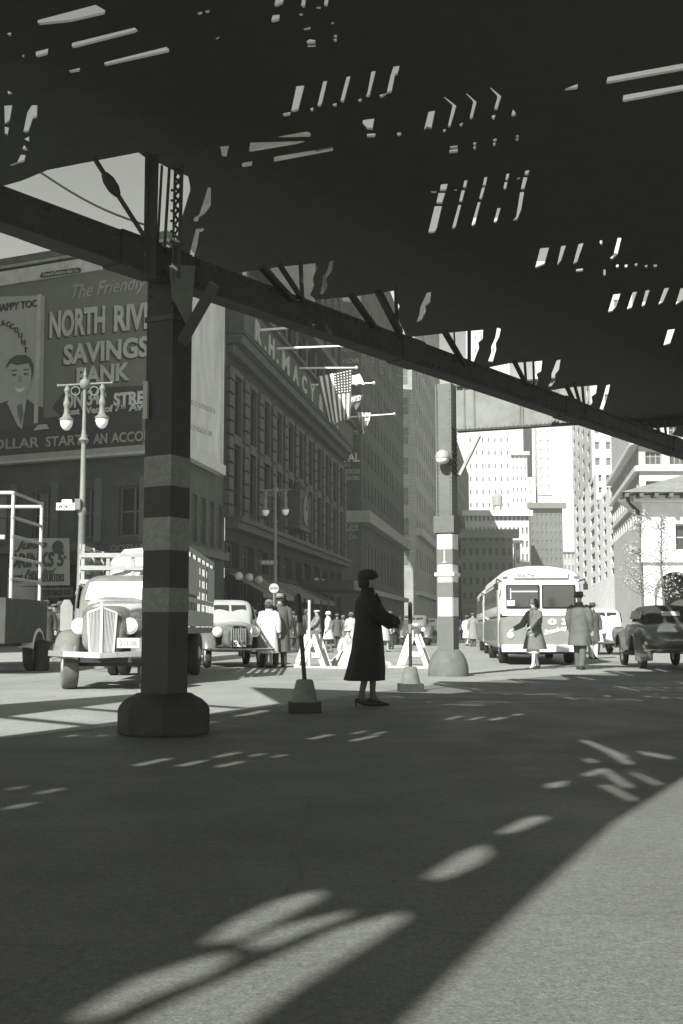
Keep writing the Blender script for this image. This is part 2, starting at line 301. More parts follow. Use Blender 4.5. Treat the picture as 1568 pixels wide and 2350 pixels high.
C = [[(1240,570),(1261,568),(1250,608),(1228,617)],[(1288,565),(1300,563),(1288,600),(1278,612)],[(1328,560),(1340,558),(1325,603),(1315,608)],[(1377,552),(1384,552),(1382,565),(1377,562)],[(1418,546),(1427,546),(1418,585),(1405,597),(1398,594),(1408,585)],
 [(1322,618),(1338,616),(1338,623),(1322,625)],[(1385,618),(1390,617),(1390,633),(1385,634)],[(1414,608),(1420,607),(1420,615),(1414,616)],[(1434,608),(1440,607),(1440,615),(1434,616)],[(1457,605),(1463,604),(1463,611),(1457,612)],[(1480,609),(1486,608),(1486,614),(1480,615)],[(1500,608),(1508,607),(1508,613),(1500,614)],
 [(1408,676),(1425,674),(1415,705),(1405,716),(1395,718)],[(1452,671),(1463,669),(1450,708),(1438,712)],[(1482,667),(1492,665),(1480,702),(1472,706)],[(1525,662),(1537,660),(1522,695),(1510,702)],[(1562,662),(1580,660),(1568,690),(1550,702)],[(1533,757),(1550,755),(1538,790),(1522,795)],
 [(757,600),(766,598),(761,622),(748,640),(752,655),(742,675),(733,674),(741,652),(741,635),(751,622)],[(980,672),(990,670),(987,695),(976,703),(978,715),(968,735),(955,741),(962,725),(965,705)],[(1141,752),(1150,755),(1146,775),(1138,790),(1139,805),(1131,832),(1120,831),(1128,808),(1128,795),(1137,775)],
 [(1278,827),(1287,825),(1283,850),(1274,862),(1275,875),(1266,888),(1258,888),(1266,872),(1266,858)],[(1392,884),(1401,882),(1396,905),(1390,925),(1383,945),(1374,965),(1366,966),(1376,940),(1384,915)]]
dash = [(300,1757,95,9),(402,1758,72,8),(485,1738,72,6),(568,1736,45,6),(620,1738,42,6),(490,1760,72,7),(700,1697,66,7),(790,1702,82,6),(805,1684,36,5),(850,1686,38,5),(1018,1651,50,5),(1072,1652,40,5),(1116,1653,90,5),
        (1200,1622,75,5),(1282,1624,88,5),(14,1812,42,7),(76,1822,72,7),(5,1856,76,9),(142,1690,88,8),(222,1689,42,6),(515,1648,112,9),(474,1658,42,6),(735,1610,60,5),(1000,1602,30,4),(560,1621,60,4)]
E = [[(160,2335),(300,2252),(420,2212),(500,2188),(532,2198),(470,2242),(330,2292),(200,2350)],[(460,2168),(520,2120),(640,2065),(730,2043),(738,2060),(640,2112),(540,2162)],[(550,2172),(640,2128),(800,2090),(795,2104),(700,2140),(600,2182)],
 [(150,2430),(300,2352),(430,2286),(600,2213),(780,2130),(920,2093),(930,2110),(850,2162),(700,2255),(560,2352),(470,2430)],[(970,2015),(1050,1962),(1110,1938),(1124,1960),(1090,1988),(1010,2022)],[(1142,1912),(1200,1880),(1258,1866),(1252,1882),(1190,1907),(1150,1916)],
 [(1322,1696),(1352,1700),(1440,1736),(1425,1742)],[(1333,1738),(1362,1743),(1452,1806),(1432,1810)],[(1368,1800),(1400,1802),(1462,1836),(1446,1840)],[(1380,1720),(1410,1722),(1475,1768),(1455,1770)],[(1460,1722),(1540,1736),(1545,1745),(1480,1733)],[(1335,1778),(1380,1762),(1398,1766),(1350,1784)],[(1250,1800),(1302,1791),(1292,1806),(1255,1810)],
 [(1440,1772),(1462,1774),(1520,1800),(1506,1804)]]
holes = [[P2(*p) for p in ca(l)] for l in A] + [[P2(*p) for p in cb_(l)] for l in B] + [[P2(*p) for p in l] for l in C] + [[S2(*p) for p in l] for l in E]
for x, y, L, t in dash:
    if y > 1645: holes.append([S2(x, y), S2(x + L * .8, y - L * .15 - t * .3), S2(x + L, y - L * .17), S2(x + L * .2, y - L * .02 + t * .4)])
def inside(p, poly):
    c = False; j = len(poly) - 1
    for i in range(len(poly)):
        a, q = poly[i], poly[j]
        if (a[1] > p[1]) != (q[1] > p[1]) and p[0] < (q[0] - a[0]) * (p[1] - a[1]) / (q[1] - a[1]) + a[0]: c = not c
        j = i
    return c
el = thing('elevated_railway', 'black riveted elevated railway with slatted track deck and oblique lattice girder overhead', 'elevated railway', (-1.6, 10.5, 0))
vs = []; ed = []
for loop in [outer_all] + holes:
    o = len(vs); vs += [Vector(p) for p in loop]; ed += [(o + i, o + (i + 1) % len(loop)) for i in range(len(loop))]
r_ = geometry.delaunay_2d_cdt(vs, ed, [], 0, 1e-5)
keep = []
for f in r_[2]:
    c = sum((r_[0][i] for i in f), Vector((0, 0))) / len(f)
    if inside(c, outer_all) and not any(inside(c, h) for h in holes): keep.append(f)
TH = .02; n0 = len(r_[0]); b = MB()
ecount = {}
for f in keep:
    for i in range(len(f)): e = (f[i], f[(i + 1) % len(f)]); ecount[frozenset(e)] = ecount.get(frozenset(e), 0) + 1
b.v = [Vector((v.x, v.y, ZD)) for v in r_[0]] + [Vector((v.x, v.y, ZD + TH)) for v in r_[0]]
b.f = [tuple(f) for f in keep] + [tuple(i + n0 for i in reversed(f)) for f in keep]
for f in keep:
    for i in range(len(f)):
        a, c = f[i], f[(i + 1) % len(f)]
        if ecount[frozenset((a, c))] == 1: b.f.append((a, c, c + n0, a + n0))
b.mi = [0] * len(b.f)
used = set(i for f in b.f for i in f); rm = {}; nv = []
for i in sorted(used): rm[i] = len(nv); nv.append(b.v[i])
b.v = nv; b.f = [tuple(rm[i] for i in f) for f in b.f]
b.build('track_deck', STEELB, el, world=True)
# cross beams hung under the deck wherever they clear the openings
def proj(x, y, z):
    v = Vector((x, y, z - CAMH)); f = v.y * math.cos(PITCH) + v.z * math.sin(PITCH); u_ = -v.y * math.sin(PITCH) + v.z * math.cos(PITCH)
    return 784 + FPX * v.x / f, 1175 - FPX * u_ / f
bu = Vector((math.sin(R(-68)), math.cos(R(-68)))); tu = Vector((math.sin(R(22)), math.cos(R(22)))); last = -99; BD = .16
for kk in range(400):
    sdist = -6 + kk * .1
    if sdist - last < 1.1: continue
    run = []; best = []
    for q in range(160):
        p = tu * sdist + bu * (q * .1 - 8)
        if inside(p, outer_all) and inside(p + tu * .25, outer_all) and inside(p - tu * .25, outer_all): run.append(p)
        else: run = []
        if len(run) > len(best): best = list(run)
    if len(best) < 14: continue
    a_, c_ = best[1], best[-2]; ok = True; vis = a_.y > 3 and c_.y > 3
    for h_ in holes:
        for p in h_ + [tuple(sum((Vector(v) for v in h_), Vector((0, 0))) / len(h_))]:
            p = Vector(p); t_ = (p - tu * sdist).dot(bu); d_ = abs((p - tu * sdist).dot(tu))
            if not (min(a_.dot(bu), c_.dot(bu)) - .2 < t_ < max(a_.dot(bu), c_.dot(bu)) + .2): continue
            if d_ < .18: ok = False; break
            if p.y > 7:
                px_, py_ = proj(p.x, p.y, ZD); w0 = tu * sdist + bu * t_; 
                lines = []
                for z_ in (ZD, ZD - BD - .02):
                    A0 = proj(a_.x, a_.y, z_); A1 = proj(c_.x, c_.y, z_); lines.append(A0[1] + (A1[1] - A0[1]) * (px_ - A0[0]) / (A1[0] - A0[0]))
                if min(lines) - 4 < py_ < max(lines) + 4: ok = False; break
        if not ok: break
    if ok:
        b = MB(); b.bar((a_.x, a_.y, ZD - BD / 2 - .002), (c_.x, c_.y, ZD - BD / 2 - .002), .03, BD); b.bar((a_.x, a_.y, ZD - BD - .012), (c_.x, c_.y, ZD - BD - .012), .14, .02); b.build('cross_beam', STEELB, el, world=True); last = sdist
# oblique lower chord
ZC = 4.2
c0 = G(-160, 445, ZC); c1 = G(370, 622, ZC); c2 = G(1568, 1047, ZC); c3 = c2 + (c2 - c1) * .5
ch = Plane((c0.x, c0.y), math.degrees(math.atan2(c2.x - c0.x, c2.y - c0.y)))
c0 = c0 - (c1 - c0).normalized() * 7
b = MB(); CH = .30; CW = .22
b.bar(c0 + Vector((0, 0, CH / 2)), c3 + Vector((0, 0, CH / 2)), CW, CH)
nL = int((c3 - c0).length / .9)
for i in range(nL):      # rivet heads and splice plates along the chord
    p = c0 + (c3 - c0) * (i / nL)
    if i % 5 == 0: b.box((p.x, p.y, p.z + CH / 2), (CW + .03, .5, CH + .02), -R(math.degrees(math.atan2(c2.x - c0.x, c2.y - c0.y))))
    for k in range(6):
        q = p + (c3 - c0).normalized() * k * .15
        for zz in (.05, CH - .05): b.box(tuple(q + ch.n * (CW / 2 + .006) + Vector((0, 0, zz))), (.03, .03, .03))
b.build('lower_chord', STEEL, el, world=True)
for k_ in (2.2, 6.0): q = c0 + (c1 - c0).normalized() * k_; b = MB(); b.bar((q.x, q.y, ZC + CH), (q.x, q.y, ZD), .16, .2); b.bar((q.x, q.y, ZD - .12), (q.x + 3.5, q.y - 1.6, ZD - .12), .14, .2) if k_ < 3 else None; b.build('post', STEEL, el, world=True) if k_ < 3 else None
def cb(a, q, wd, name='lattice_bar', d=.05, off=0):
    A_ = ch.at(*a, off=off); B_ = ch.at(*q, off=off); s = 2680 / A_.y
    bb = MB(); bb.bar(A_, B_, wd / s, d); return bb.build(name, STEEL, el, world=True)
for a, q, wd in [((600, 612), (672, 690), 16), ((640, 605), (696, 690), 8), ((690, 598), (694, 690), 10), ((806, 676), (858, 750), 14), ((868, 668), (918, 765), 16), ((908, 655), (911, 745), 8),
                 ((1020, 760), (1066, 838), 12), ((1077, 750), (1077, 838), 8), ((1042, 757), (1046, 832), 3), ((1180, 828), (1208, 884), 8), ((1204, 824), (1208, 884), 5), ((1224, 824), (1226, 888), 4),
                 ((1300, 885), (1326, 940), 8), ((1318, 880), (1336, 945), 5), ((1336, 878), (1342, 950), 5), ((1480, 970), (1500, 1000), 6), ((1505, 968), (1518, 1006), 5), ((1525, 966), (1530, 1008), 4)]:
    cb(a, q, wd)
tr = thing  # tie rod with its turnbuckle
A_ = ch.at(216, 362, .1); B_ = ch.at(330, 540, .1)
b = MB(); b.tube([A_, B_], .022, 8); m1 = A_.lerp(B_, .2); m2 = A_.lerp(B_, .47); b.tube([m1, m1.lerp(m2, .3), m1.lerp(m2, .7), m2], [.03, .055, .055, .03], 8); b.build('tie_rod', STEEL, el, smooth=40, world=True)
# side fascia below the deck edge on the sunny side, stringers above the deck, a bracket walk on the left
b = MB()
for i in range(len(right) - 1): b.bar((*right[i], ZD - .10), (*right[i + 1], ZD - .10), .06, .2)
b.build('edge_girder', STEEL, el, world=True)
L0 = S2(-60, 1648); L1 = S2(330, 1603)
b = MB(); b.slab([(*S2(-60, 1622), ZD), (*S2(330, 1592), ZD), (*S2(350, 1603), ZD), (*S2(-60, 1655), ZD)], .04)
for t in (.1, .5, .9):
    p = Vector(L0).lerp(Vector(L1), t); b.bar((p.x, p.y, ZD - .05), (p.x + 1.7, p.y - 1.6, ZD - .05), .1, .1)
b.build('bracket_walk', STEEL, el, world=True)
# gusset and knee braces at the near column
K = Plane((c1.x, c1.y), 78)
def kb(a, q, wd, name, pl, d=.1):
    A_ = pl.at(*a); B_ = pl.at(*q); s = 2680 / A_.y; bb = MB(); bb.bar(A_, B_, wd / s, d); return bb.build(name, STEEL, el, world=True)
kb((492, 655), (418, 785), 26, 'knee_brace', K)
b = MB(); b.slab([K.at(388, 610), K.at(448, 610), K.at(440, 720), K.at(428, 745), K.at(395, 680)], .02); b.build('gusset_plate', mat(.09, .7, .3, 4), el, world=True)
for a, q, wd in [((338, 350), (334, 640), 9), ((352, 355), (345, 640), 26), ((372, 380), (362, 560), 5), ((389, 385), (378, 570), 6)]: kb(a, q, wd, 'post', K, .03)
lz = MB()
for k in range(11):
    y = 385 + k * 22; 
    for x0, x1 in ((402, 417), (415, 402)): lz.bar(K.at(x0, y), K.at(x1, y + 20), .012, .02)
lz.bar(K.at(402, 380), K.at(396, 640), .02); lz.bar(K.at(418, 380), K.at(410, 640), .03); lz.build('lattice_post', STEEL, el, world=True)
for k, (a, q, s_) in enumerate([((88, 392), (345, 520), .012), ((-20, 522), (340, 622), .006)]):
    P = [K.at(a[0] + (q[0] - a[0]) * t / 10, a[1] + (q[1] - a[1]) * t / 10 + (14 * math.sin(math.pi * t / 10)), -2) for t in range(11)]
    b = MB(); b.tube(P, s_, 6); o = b.build('cable', BLACK); tag(o, ['thick sagging black cable across the sky above the corner billboard', 'thin black wire slanting past the billboard top'][k], 'cable')
# far cross girder carried by the far column
def column_shaft(mb, c, s, rz, z0, z1): mb.box((c[0], c[1], (z0 + z1) / 2), (s, s, z1 - z0), rz)
# near column
base1 = G(359, 1694) + Vector((0, .42, 0)); nc = thing('steel_column', 'thick dark near column with dull painted bands standing on a dark moulded footing', 'column', (base1.x, base1.y, 0), -R(28), 'columns under the elevated railway')
S1 = .305
def band(root, z0, z1, s, m, name='painted_band'): b = MB(); b.box((0, 0, (z0 + z1) / 2), (s, s, z1 - z0)); return b.build(name, m, root, bevel=.006)
zz = [ZH(y, base1.y) for y in (1610, 1405, 1350, 1265, 1190, 1120, 1050, 640)]
band(nc, zz[0] - .1, zz[7] + .25, S1, mat(.028, .7, .3, 5), 'shaft')
for a, q, v in ((1, 2, .15), (3, 4, .17), (5, 6, .16)): band(nc, zz[a], zz[q], S1 + .006, mat(v, .8, .28, 22))
b = MB(); zt = ZH(1590, base1.y)
oct_ = math.pi / 8
b.lathe([(.405, 0), (.42, .02), (.42, zt * .60), (.40, zt * .72), (.345, zt * .86), (.29, zt * .93), (.25, zt)], n=8, rz=oct_ + .2); b.build('footing', mat(.035, .9, .3, 5, bump=.4), nc, smooth=30)
b = MB()
for k in range(12): 
    for sx in (-1, 1): b.box((sx * (S1 / 2 - .03), -S1 / 2 - .004, zz[7] - .3 + k * .1), (.02, .02, .02))
for zr in (zz[7] - .42,): b.box((0, 0, zr), (S1 + .03, S1 + .03, .05))
b.build('rivets', STEEL, nc)
b = MB(); b.box((-S1 / 2 + .02, -S1 / 2 - .02, (ZH(965, base1.y) + ZH(880, base1.y)) / 2), (.05, .03, ZH(880, base1.y) - ZH(965, base1.y))); b.build('conduit', mat(.3, .6, .1), nc)
# far column
base2 = G(1032, 1553); yb = base2.y + .25
f2 = thing('steel_column', 'far pale column with white painted bands on a rounded concrete footing', 'column', (base2.x, yb, 0), -R(24), 'columns under the elevated railway')
S2_ = .315
H2 = lambda py: ZH(py, yb - .15)
PAINT = mat(.13, .65, .15, 4)
band(f2, H2(1500), H2(880), S2_ - .02, mat(.11, .6, .2, 4), 'shaft')
for s_ in (-1, 1):
    b = MB(); b.box((s_ * S2_ / 2, 0, (H2(1500) + H2(880)) / 2), (.02, S2_ + .04, H2(880) - H2(1500))); b.build('flange', PAINT, f2)
for i, (ya, yc, v) in enumerate([(1260, 1225, .82), (1296, 1260, .13), (1336, 1296, .82), (1371, 1336, .13), (1414, 1371, .82), (1495, 1414, .11)]): band(f2, H2(ya), H2(yc), S2_ + .028 + .004 * (i % 2), mat(v, .6, .1, 6))
band(f2, H2(1223), H2(1184), S2_ + .12, mat(.11, .7, .15, 5), 'collar'); band(f2, H2(1322), H2(1314), S2_ + .10, mat(.8, .6, .1, 5), 'collar')
b = MB(); zt = H2(1490); b.lathe([(.41, 0), (.415, .03), (.405, zt * .35), (.37, zt * .6), (.31, zt * .82), (.24, zt * .97), (.18, zt)], n=28); b.build('footing', mat(.12, .85, .2, 5, bump=.3), f2, smooth=50)
b = MB()
for k in range(60):
    z = H2(1180) + k * .085
    if z > H2(890): break
    for sx in (-1, 1):
        b.box((sx * (S2_ / 2 - .025), -S2_ / 2 - .012, z), (.018, .018, .018)); b.box((S2_ / 2 + .012, sx * (S2_ / 2 - .03), z), (.018, .018, .018))
b.build('rivets', mat(.12, .6, .2), f2)
b = MB()
for k in range(9):
    z = H2(1090) + k * .11; b.bar((S2_ / 2 + .02, -S2_ / 2, z), (S2_ / 2 + .02, S2_ / 2, z + .11), .012, .02); b.bar((S2_ / 2 + .02, S2_ / 2, z), (S2_ / 2 + .02, -S2_ / 2, z + .11), .012, .02)
b.build('lattice', STEEL, f2)
b = MB(); b.box((0, -S2_ / 2 - .025, H2(1277)), (.02, .01, .24)); b.box((0, -S2_ / 2 - .026, H2(1290)), (.07, .01, .03)); b.build('bracket', WHITE, f2)
X = Plane((base2.x, yb - .16), 90 + 22)       # cross girder plane, square to the track
def xz(px, py): p = X.at(px, py); return p
GP = mat(.17, .65, .25, 3)
b = MB(); e0 = xz(1050, 990); e1 = xz(1345, 985); zb = e0.z; zt = xz(1050, 888).z
b.bar((e0.x, e0.y, (zb + zt) / 2), (e1.x, e1.y, (zb + zt) / 2), .03, zt - zb); b.build('cross_girder', GP, el, world=True)
b = MB()
for z in (zb, zt): b.bar((e0.x, e0.y, z), (e1.x, e1.y, z), .20, .035)
b.build('girder_flange', STEEL, el, world=True)
b = MB(); L = (e1 - e0).length
for t in (.15, .36, 1.3, 1.36, 2.0, 2.06, 2.6):
    p = e0 + X.u * t + X.n * .03; b2 = MB(); b2.bar((p.x, p.y, zb + .02), (p.x, p.y, zt - .02), .03, .04)
    if t < L - .1: b2.build('stiffener', GP, el, world=True)
for z in (zb + .05, zt - .05):
    b = MB(); k = 0
    while k * .09 < L: p = e0 + X.u * k * .09 + X.n * .025; b.box((p.x, p.y, z), (.02, .02, .02)); k += 1
    b.build('rivet_row', GP, el, world=True)
p0 = xz(1100, 1000); p1 = xz(1056, 1090)
b = MB(); b.bar(p0, p1, .09, .06); b.build('knee_brace', mat(.3, .6, .2), el, world=True)
# round lamp fixed to the far column
lp = D(1016, 1050, yb - .36)
lm = thing('column_lamp', 'round white lamp bowl under a grey cap fixed to the pale far column', 'lamp', (lp.x, lp.y, lp.z))
b = MB(); b.lathe([(.02, .16), (.07, .15), (.13, .09), (.155, .0), (.15, -.02)], n=24); b.tube([(0, 0, .1), (.02, .2, .1)], .02, 8); b.build('cap', mat(.3, .6, .1), lm, smooth=40)
b = MB(); b.lathe([(.14, -.02), (.14, -.03), (.125, -.08), (.08, -.12), (.02, -.135)], n=24); b.build('bowl', mat(.75, .3, .03), lm, smooth=60)
# ------------------------------------------------------------------ buildings
_win = {}
def window_mesh(w_, h_, frame, glass, style='sash', fw=.07):
    k = (round(w_, 2), round(h_, 2), frame.name, glass.name, style)
    if k in _win: return _win[k]
    b = MB(); b.m = 1; b.quad((-w_ / 2, .03, 0), (w_ / 2, .03, 0), (w_ / 2, .03, h_), (-w_ / 2, .03, h_)); b.m = 0
    f = min(fw, w_ * .12)
    b.box((-w_ / 2 + f / 2, 0, h_ / 2), (f, .08, h_)); b.box((w_ / 2 - f / 2, 0, h_ / 2), (f, .08, h_)); b.box((0, 0, f / 2), (w_ - 2 * f, .08, f)); b.box((0, 0, h_ - f / 2), (w_ - 2 * f, .08, f))
    if style == 'sash': b.box((0, -.005, h_ * .5), (w_ - 2 * f, .07, f * .8))
    if style == 'triple':
        for t in (-.17, .17): b.box((t * w_, -.005, h_ / 2), (f, .07, h_ - 2 * f))
        b.box((0, -.005, h_ * .62), (w_ - 2 * f, .06, f))
    if style == 'double': b.box((0, -.005, h_ / 2), (f * 1.4, .07, h_ - 2 * f)); b.box((0, -.005, h_ * .5), (w_ - 2 * f, .06, f * .8))
    o = b.build('window', [frame, glass]); me = o.data; bpy.data.objects.remove(o); _win[k] = me; return me
class Building:
    def __init__(s, name, label, cat, loc, group=None):
        s.r = thing(name, label, cat, (loc[0], loc[1], 0), 0, group); s.wins = []; s.w = MB(); s.t = MB()
    def wall(s, pl, t0, t1, z0, z1, cols=(), rows=(), depth=.22, style='sash', frame=None, glass=None, skip=None):
        """rectangular wall with recessed openings; cols/rows are lists of (a, b) in wall metres"""
        P = lambda t, z, d=0: pl.pt(t, z, -d)
        us = sorted(set([t0, t1] + [q for c in cols for q in c])); vs = sorted(set([z0, z1] + [q for r in rows for q in r]))
        for i in range(len(us) - 1):
            for j in range(len(vs) - 1):
                a, c, e, g = us[i], us[i + 1], vs[j], vs[j + 1]
                if (a, c) in cols and (e, g) in rows and not (skip and skip(cols.index((a, c)), rows.index((e, g)))):
                    s.w.quad(P(a, e), P(a, g), P(a, g, depth), P(a, e, depth)); s.w.quad(P(c, e), P(c, e, depth), P(c, g, depth), P(c, g))
                    s.w.quad(P(a, e), P(a, e, depth), P(c, e, depth), P(c, e)); s.w.quad(P(a, g), P(c, g), P(c, g, depth), P(a, g, depth))
                    gl = glass(random.random()) if callable(glass) else (glass or GLASSD)
                    s.wins.append((pl, (a + c) / 2, e, c - a, g - e, depth, frame, gl, style))
                else: s.w.quad(P(a, e), P(c, e), P(c, g), P(a, g))
    def plain(s, poly, z0, z1): s.w.prism(poly, z0, z1)
    def trim(s, pl, t0, t1, z, h, out, mb=None): 
        a = pl.pt(t0, z + h / 2, out / 2); c = pl.pt(t1, z + h / 2, out / 2); (mb or s.t).bar(a, c, out, h)
    def finish(s, m, mt=None, frame=None):
        s.w.build('wall', m, s.r, world=True)
        if s.t.v: s.t.build('cornice', mt or m, s.r, world=True)
        Mi = s.r.matrix_basis.inverted(); L = []
        for (pl, t, z, w_, h_, d, fr, gl, st) in s.wins:
            p = pl.pt(t, z, -d + .05); rz = math.atan2(pl.u.y, pl.u.x); dist = (p - Vector((0, 0, 1))).length
            L.append((-(w_ * h_) / dist ** 2, p, rz, window_mesh(w_, h_, fr or frame or mat(.12, .6, .1), gl, st)))
        L.sort(key=lambda q: q[0])
        for _, p, rz, me in L[:100]:
            o = bpy.data.objects.new('window', me); sc.collection.objects.link(o); o.parent = s.r; o.matrix_basis = Mi @ Matrix.Translation(p) @ Matrix.Rotation(rz, 4, 'Z')
        if len(L) > 100:
            b = MB(); mats = []
            for _, p, rz, me in L[100:]:
                T = Matrix.Translation(p) @ Matrix.Rotation(rz, 4, 'Z'); o = len(b.v); b.v += [T @ v.co for v in me.vertices]
                ids = []
                for q in me.materials:
                    if q not in mats: mats.append(q)
                    ids.append(mats.index(q))
                for f in me.polygons: b.f.append(tuple(i + o for i in f.vertices)); b.mi.append(ids[f.material_index])
            b.build('windows', mats, s.r, world=True)['kind'] = 'stuff'
        return s.r
def spaced(t0, t1, n, w_, m0=None):
    g = (t1 - t0) / n; return [(t0 + g * (i + .5) - w_ / 2, t0 + g * (i + .5) + w_ / 2) for i in range(n)]
# facade line of Broadway's left side, and the corner building's side-street wall
FA = Plane((-14.96, 0), math.degrees(math.atan(.1534)))       # heading away up the avenue, outward normal to the right
def fy(y): return y / math.cos(R(8.72))                        # wall metre for a world y
FAZ = lambda px, py: FA.tz(FA.at(px, py))
tcorner = FAZ(388, 1000)[0]; tp1 = FAZ(512, 1000)[0]; pc = FA.pt(tcorner, 0)
SW = Plane((pc.x - math.sin(R(115.2)) * 40, pc.y - math.cos(R(115.2)) * 40), 115.2)   # side-street wall: u runs toward the corner at t = 40
swz = lambda px, py: SW.tz(SW.at(px, py))
# corner building
zroof = swz(20, 598)[1]
Bc = Building('corner_building', 'dark corner building with a billboard covered upper front behind the twin lamp', 'building', (pc.x, pc.y))
zb0 = swz(200, 1075)[1]
cols = spaced(18, 39.4, 9, 1.5)
Bc.wall(SW, 10, 40, 0, zroof, cols, [(4.9, zb0 - .9)], .25, 'double', glass=mat(.03, .25, .3, 1))
Bc.wall(FA, tcorner, tp1 + .5, 0, zroof, spaced(tcorner + .3, tp1 + .3, 6, .9), [(4.9, zb0 - .9)], .25, glass=mat(.03, .25, .3, 1))
Bc.w.quad(SW.pt(10, zroof), SW.pt(40, zroof), FA.pt(tp1 + .5, zroof), FA.pt(tp1 + .5, zroof, -20), SW.pt(10, zroof, -15))
zp = swz(20, 640)[1]
Bc.trim(SW, 10, 40.0, zroof - .35, .35, .35); Bc.trim(SW, 10, 40.0, zroof - 1.1, .15, .2)
Bc.trim(SW, 10, 40.2, 4.3, .35, .4); Bc.trim(FA, tcorner, tp1, 4.3, .35, .4)
for t in [15 + i * 2.38 for i in range(11)]: Bc.t.bar(SW.pt(t, 4.66, .08), SW.pt(t, zb0 - .5, .08), .35, .14)
Bc.finish(mat(.07, .85, .3, 1.2), mat(.10, .8, .3, 2))
# shop fronts below
b = MB(); GL = mat(.02, .1, .2, 1, spec=.6)
for k in range(8): b.bar(SW.pt(17 + k * 2.9, 2.3, .05), SW.pt(19.3 + k * 2.9, 2.3, .05), .08, 2.9)
b.build('shop_front', GL, Bc.r, world=True)
# billboards -------------------------------------------------------
def wall_slab(mb, pl, pts, th=.08, off=.0):
    q = [pl.at(x, y, off) for x, y in pts]; mb.slab(q, th); return mb
def wall_rect(mb, pl, t0, t1, z0, z1, off, th):
    mb.bar(pl.pt(t0, (z0 + z1) / 2, off), pl.pt(t1, (z0 + z1) / 2, off), th, z1 - z0); return mb
zt_ = swz(330, 613)[1]; zb_ = swz(325, 1047)[1]; zf = swz(325, 1026)[1]
bb = thing('billboard', 'large grey bank billboard lettered for savings on the dark corner building', 'billboard', SW.pt(39, zb_, .4), 0)
b = wall_rect(MB(), SW, 26.5, 39.95, zf, zt_, .28, .12); b.build('panel', mat(.15, .8, .12, 1.5), bb, world=True)
b = wall_rect(MB(), SW, 26.4, 40.3, zb_, zf - .28, .45, .5); b.build('ledge', mat(.42, .7, .15, 2), bb, world=True)
b = wall_rect(MB(), SW, 26.4, 40.2, zf - .27, zf - .01, .4, .4); b.build('ledge', mat(.3, .7, .15, 2), bb, world=True)
b = wall_rect(MB(), SW, 26.4, 40.05, zt_ + .01, swz(20, 630)[1], .34, .3); b.build('frame', mat(.5, .7, .2, 2), bb, world=True)
b = wall_rect(MB(), SW, 26.4, 40.0, swz(20, 625)[1] + .1, swz(20, 612)[1], .25, .18); b.build('frame', mat(.32, .7, .3, 2), bb, world=True)
DK = mat(.035, .7, .15, 2); LT = mat(.42, .7, .2, 1.5); LT2 = mat(.3, .7, .2, 1.5)
b = MB(); wall_slab(b, SW, [(-40, 975), (325, 935), (325, 1026), (-40, 1058)], .02, .36)
wall_slab(b, SW, [(120, 935), (152, 893), (340, 884), (340, 952), (200, 968), (150, 965)], .02, .37)
b.build('dark_band', DK, bb, world=True)
b = MB(); wall_slab(b, SW, [(-40, 682), (103, 678), (98, 975), (-40, 990)], .02, .38); b.build('portrait_panel', mat(.36, .7, .1, 1.5), bb, world=True)
b = MB(); wall_rect(b, SW, swz(96, 900)[0], swz(103, 900)[0], swz(96, 975)[1], swz(98, 682)[1], .44, .1); o = b.build('upright', LT, bb, world=True)
b = MB(); wall_slab(b, SW, [(78, 988), (90, 975), (107, 974), (112, 984)], .1, .46); b.build('upright_foot', LT, bb, world=True)
# painted head and shoulders of a smiling man
def blob(name, pts, m, off): b = MB(); wall_slab(b, SW, pts, .012, off); return b.build(name, m, bb, world=True)
blob('painted_suit', [(-30, 990), (-30, 935), (18, 920), (60, 915), (82, 930), (100, 935), (97, 976), (40, 985)], mat(.05, .7, .1), .395)
blob('painted_shirt', [(17, 925), (33, 900), (62, 885), (60, 925), (50, 985), (40, 975)], mat(.38, .7, .1), .405)
blob('painted_tie', [(40, 930), (50, 925), (54, 950), (48, 975), (41, 950)], mat(.13, .7, .1), .415)
blob('painted_hair', [(18, 880), (14, 840), (22, 825), (38, 815), (58, 814), (70, 822), (77, 838), (76, 858), (70, 880)], mat(.05, .7, .1), .41)
blob('painted_face', [(14, 848), (24, 834), (40, 838), (52, 836), (66, 834), (72, 850), (72, 870), (68, 890), (58, 908), (44, 916), (30, 910), (20, 895), (15, 875)], mat(.36, .7, .1), .42)
for q in ([(28, 858), (38, 858), (37, 863), (29, 863)], [(55, 856), (65, 856), (64, 861), (56, 861)]): blob('painted_eye', q, mat(.07, .7, .1), .43)
for q in ([(26, 850), (39, 848), (39, 851), (27, 853)], [(54, 847), (67, 847), (66, 850), (54, 850)]): blob('painted_brow', q, mat(.05, .7, .1), .43)
blob('painted_nose', [(44, 862), (48, 862), (51, 878), (41, 878)], mat(.24, .7, .1), .43)
blob('painted_mouth', [(33, 889), (46, 892), (59, 887), (54, 897), (46, 900), (38, 897)], mat(.6, .7, .1), .43)
lettering('lettering', 'The Friendly', SW, (166, 697), (336, 672), 42, LT2, bb, .0, .35, off=.37)
def shadowed(txt, a, q, h, bold=.035):
    lettering('letter_shadow', txt, SW, (a[0] - 4, a[1] + 4), (q[0] - 4, q[1] + 4), h, DK, bb, bold, off=.36); lettering('lettering', txt, SW, a, q, h, LT, bb, bold, off=.385)
shadowed('NORTH', (114, 777), (241, 764), 62); shadowed('RIVER', (262, 762), (386, 750), 60); shadowed('SAVINGS', (146, 838), (342, 818), 46); shadowed('BANK', (176, 884), (298, 872), 40)
lettering('lettering', 'ON 34', SW, (146, 940), (228, 928), 36, mat(.5, .7, .1), bb, .03, off=.40); lettering('lettering', 'TH', SW, (232, 913), (243, 912), 12, mat(.5, .7, .1), bb, .02, off=.40)
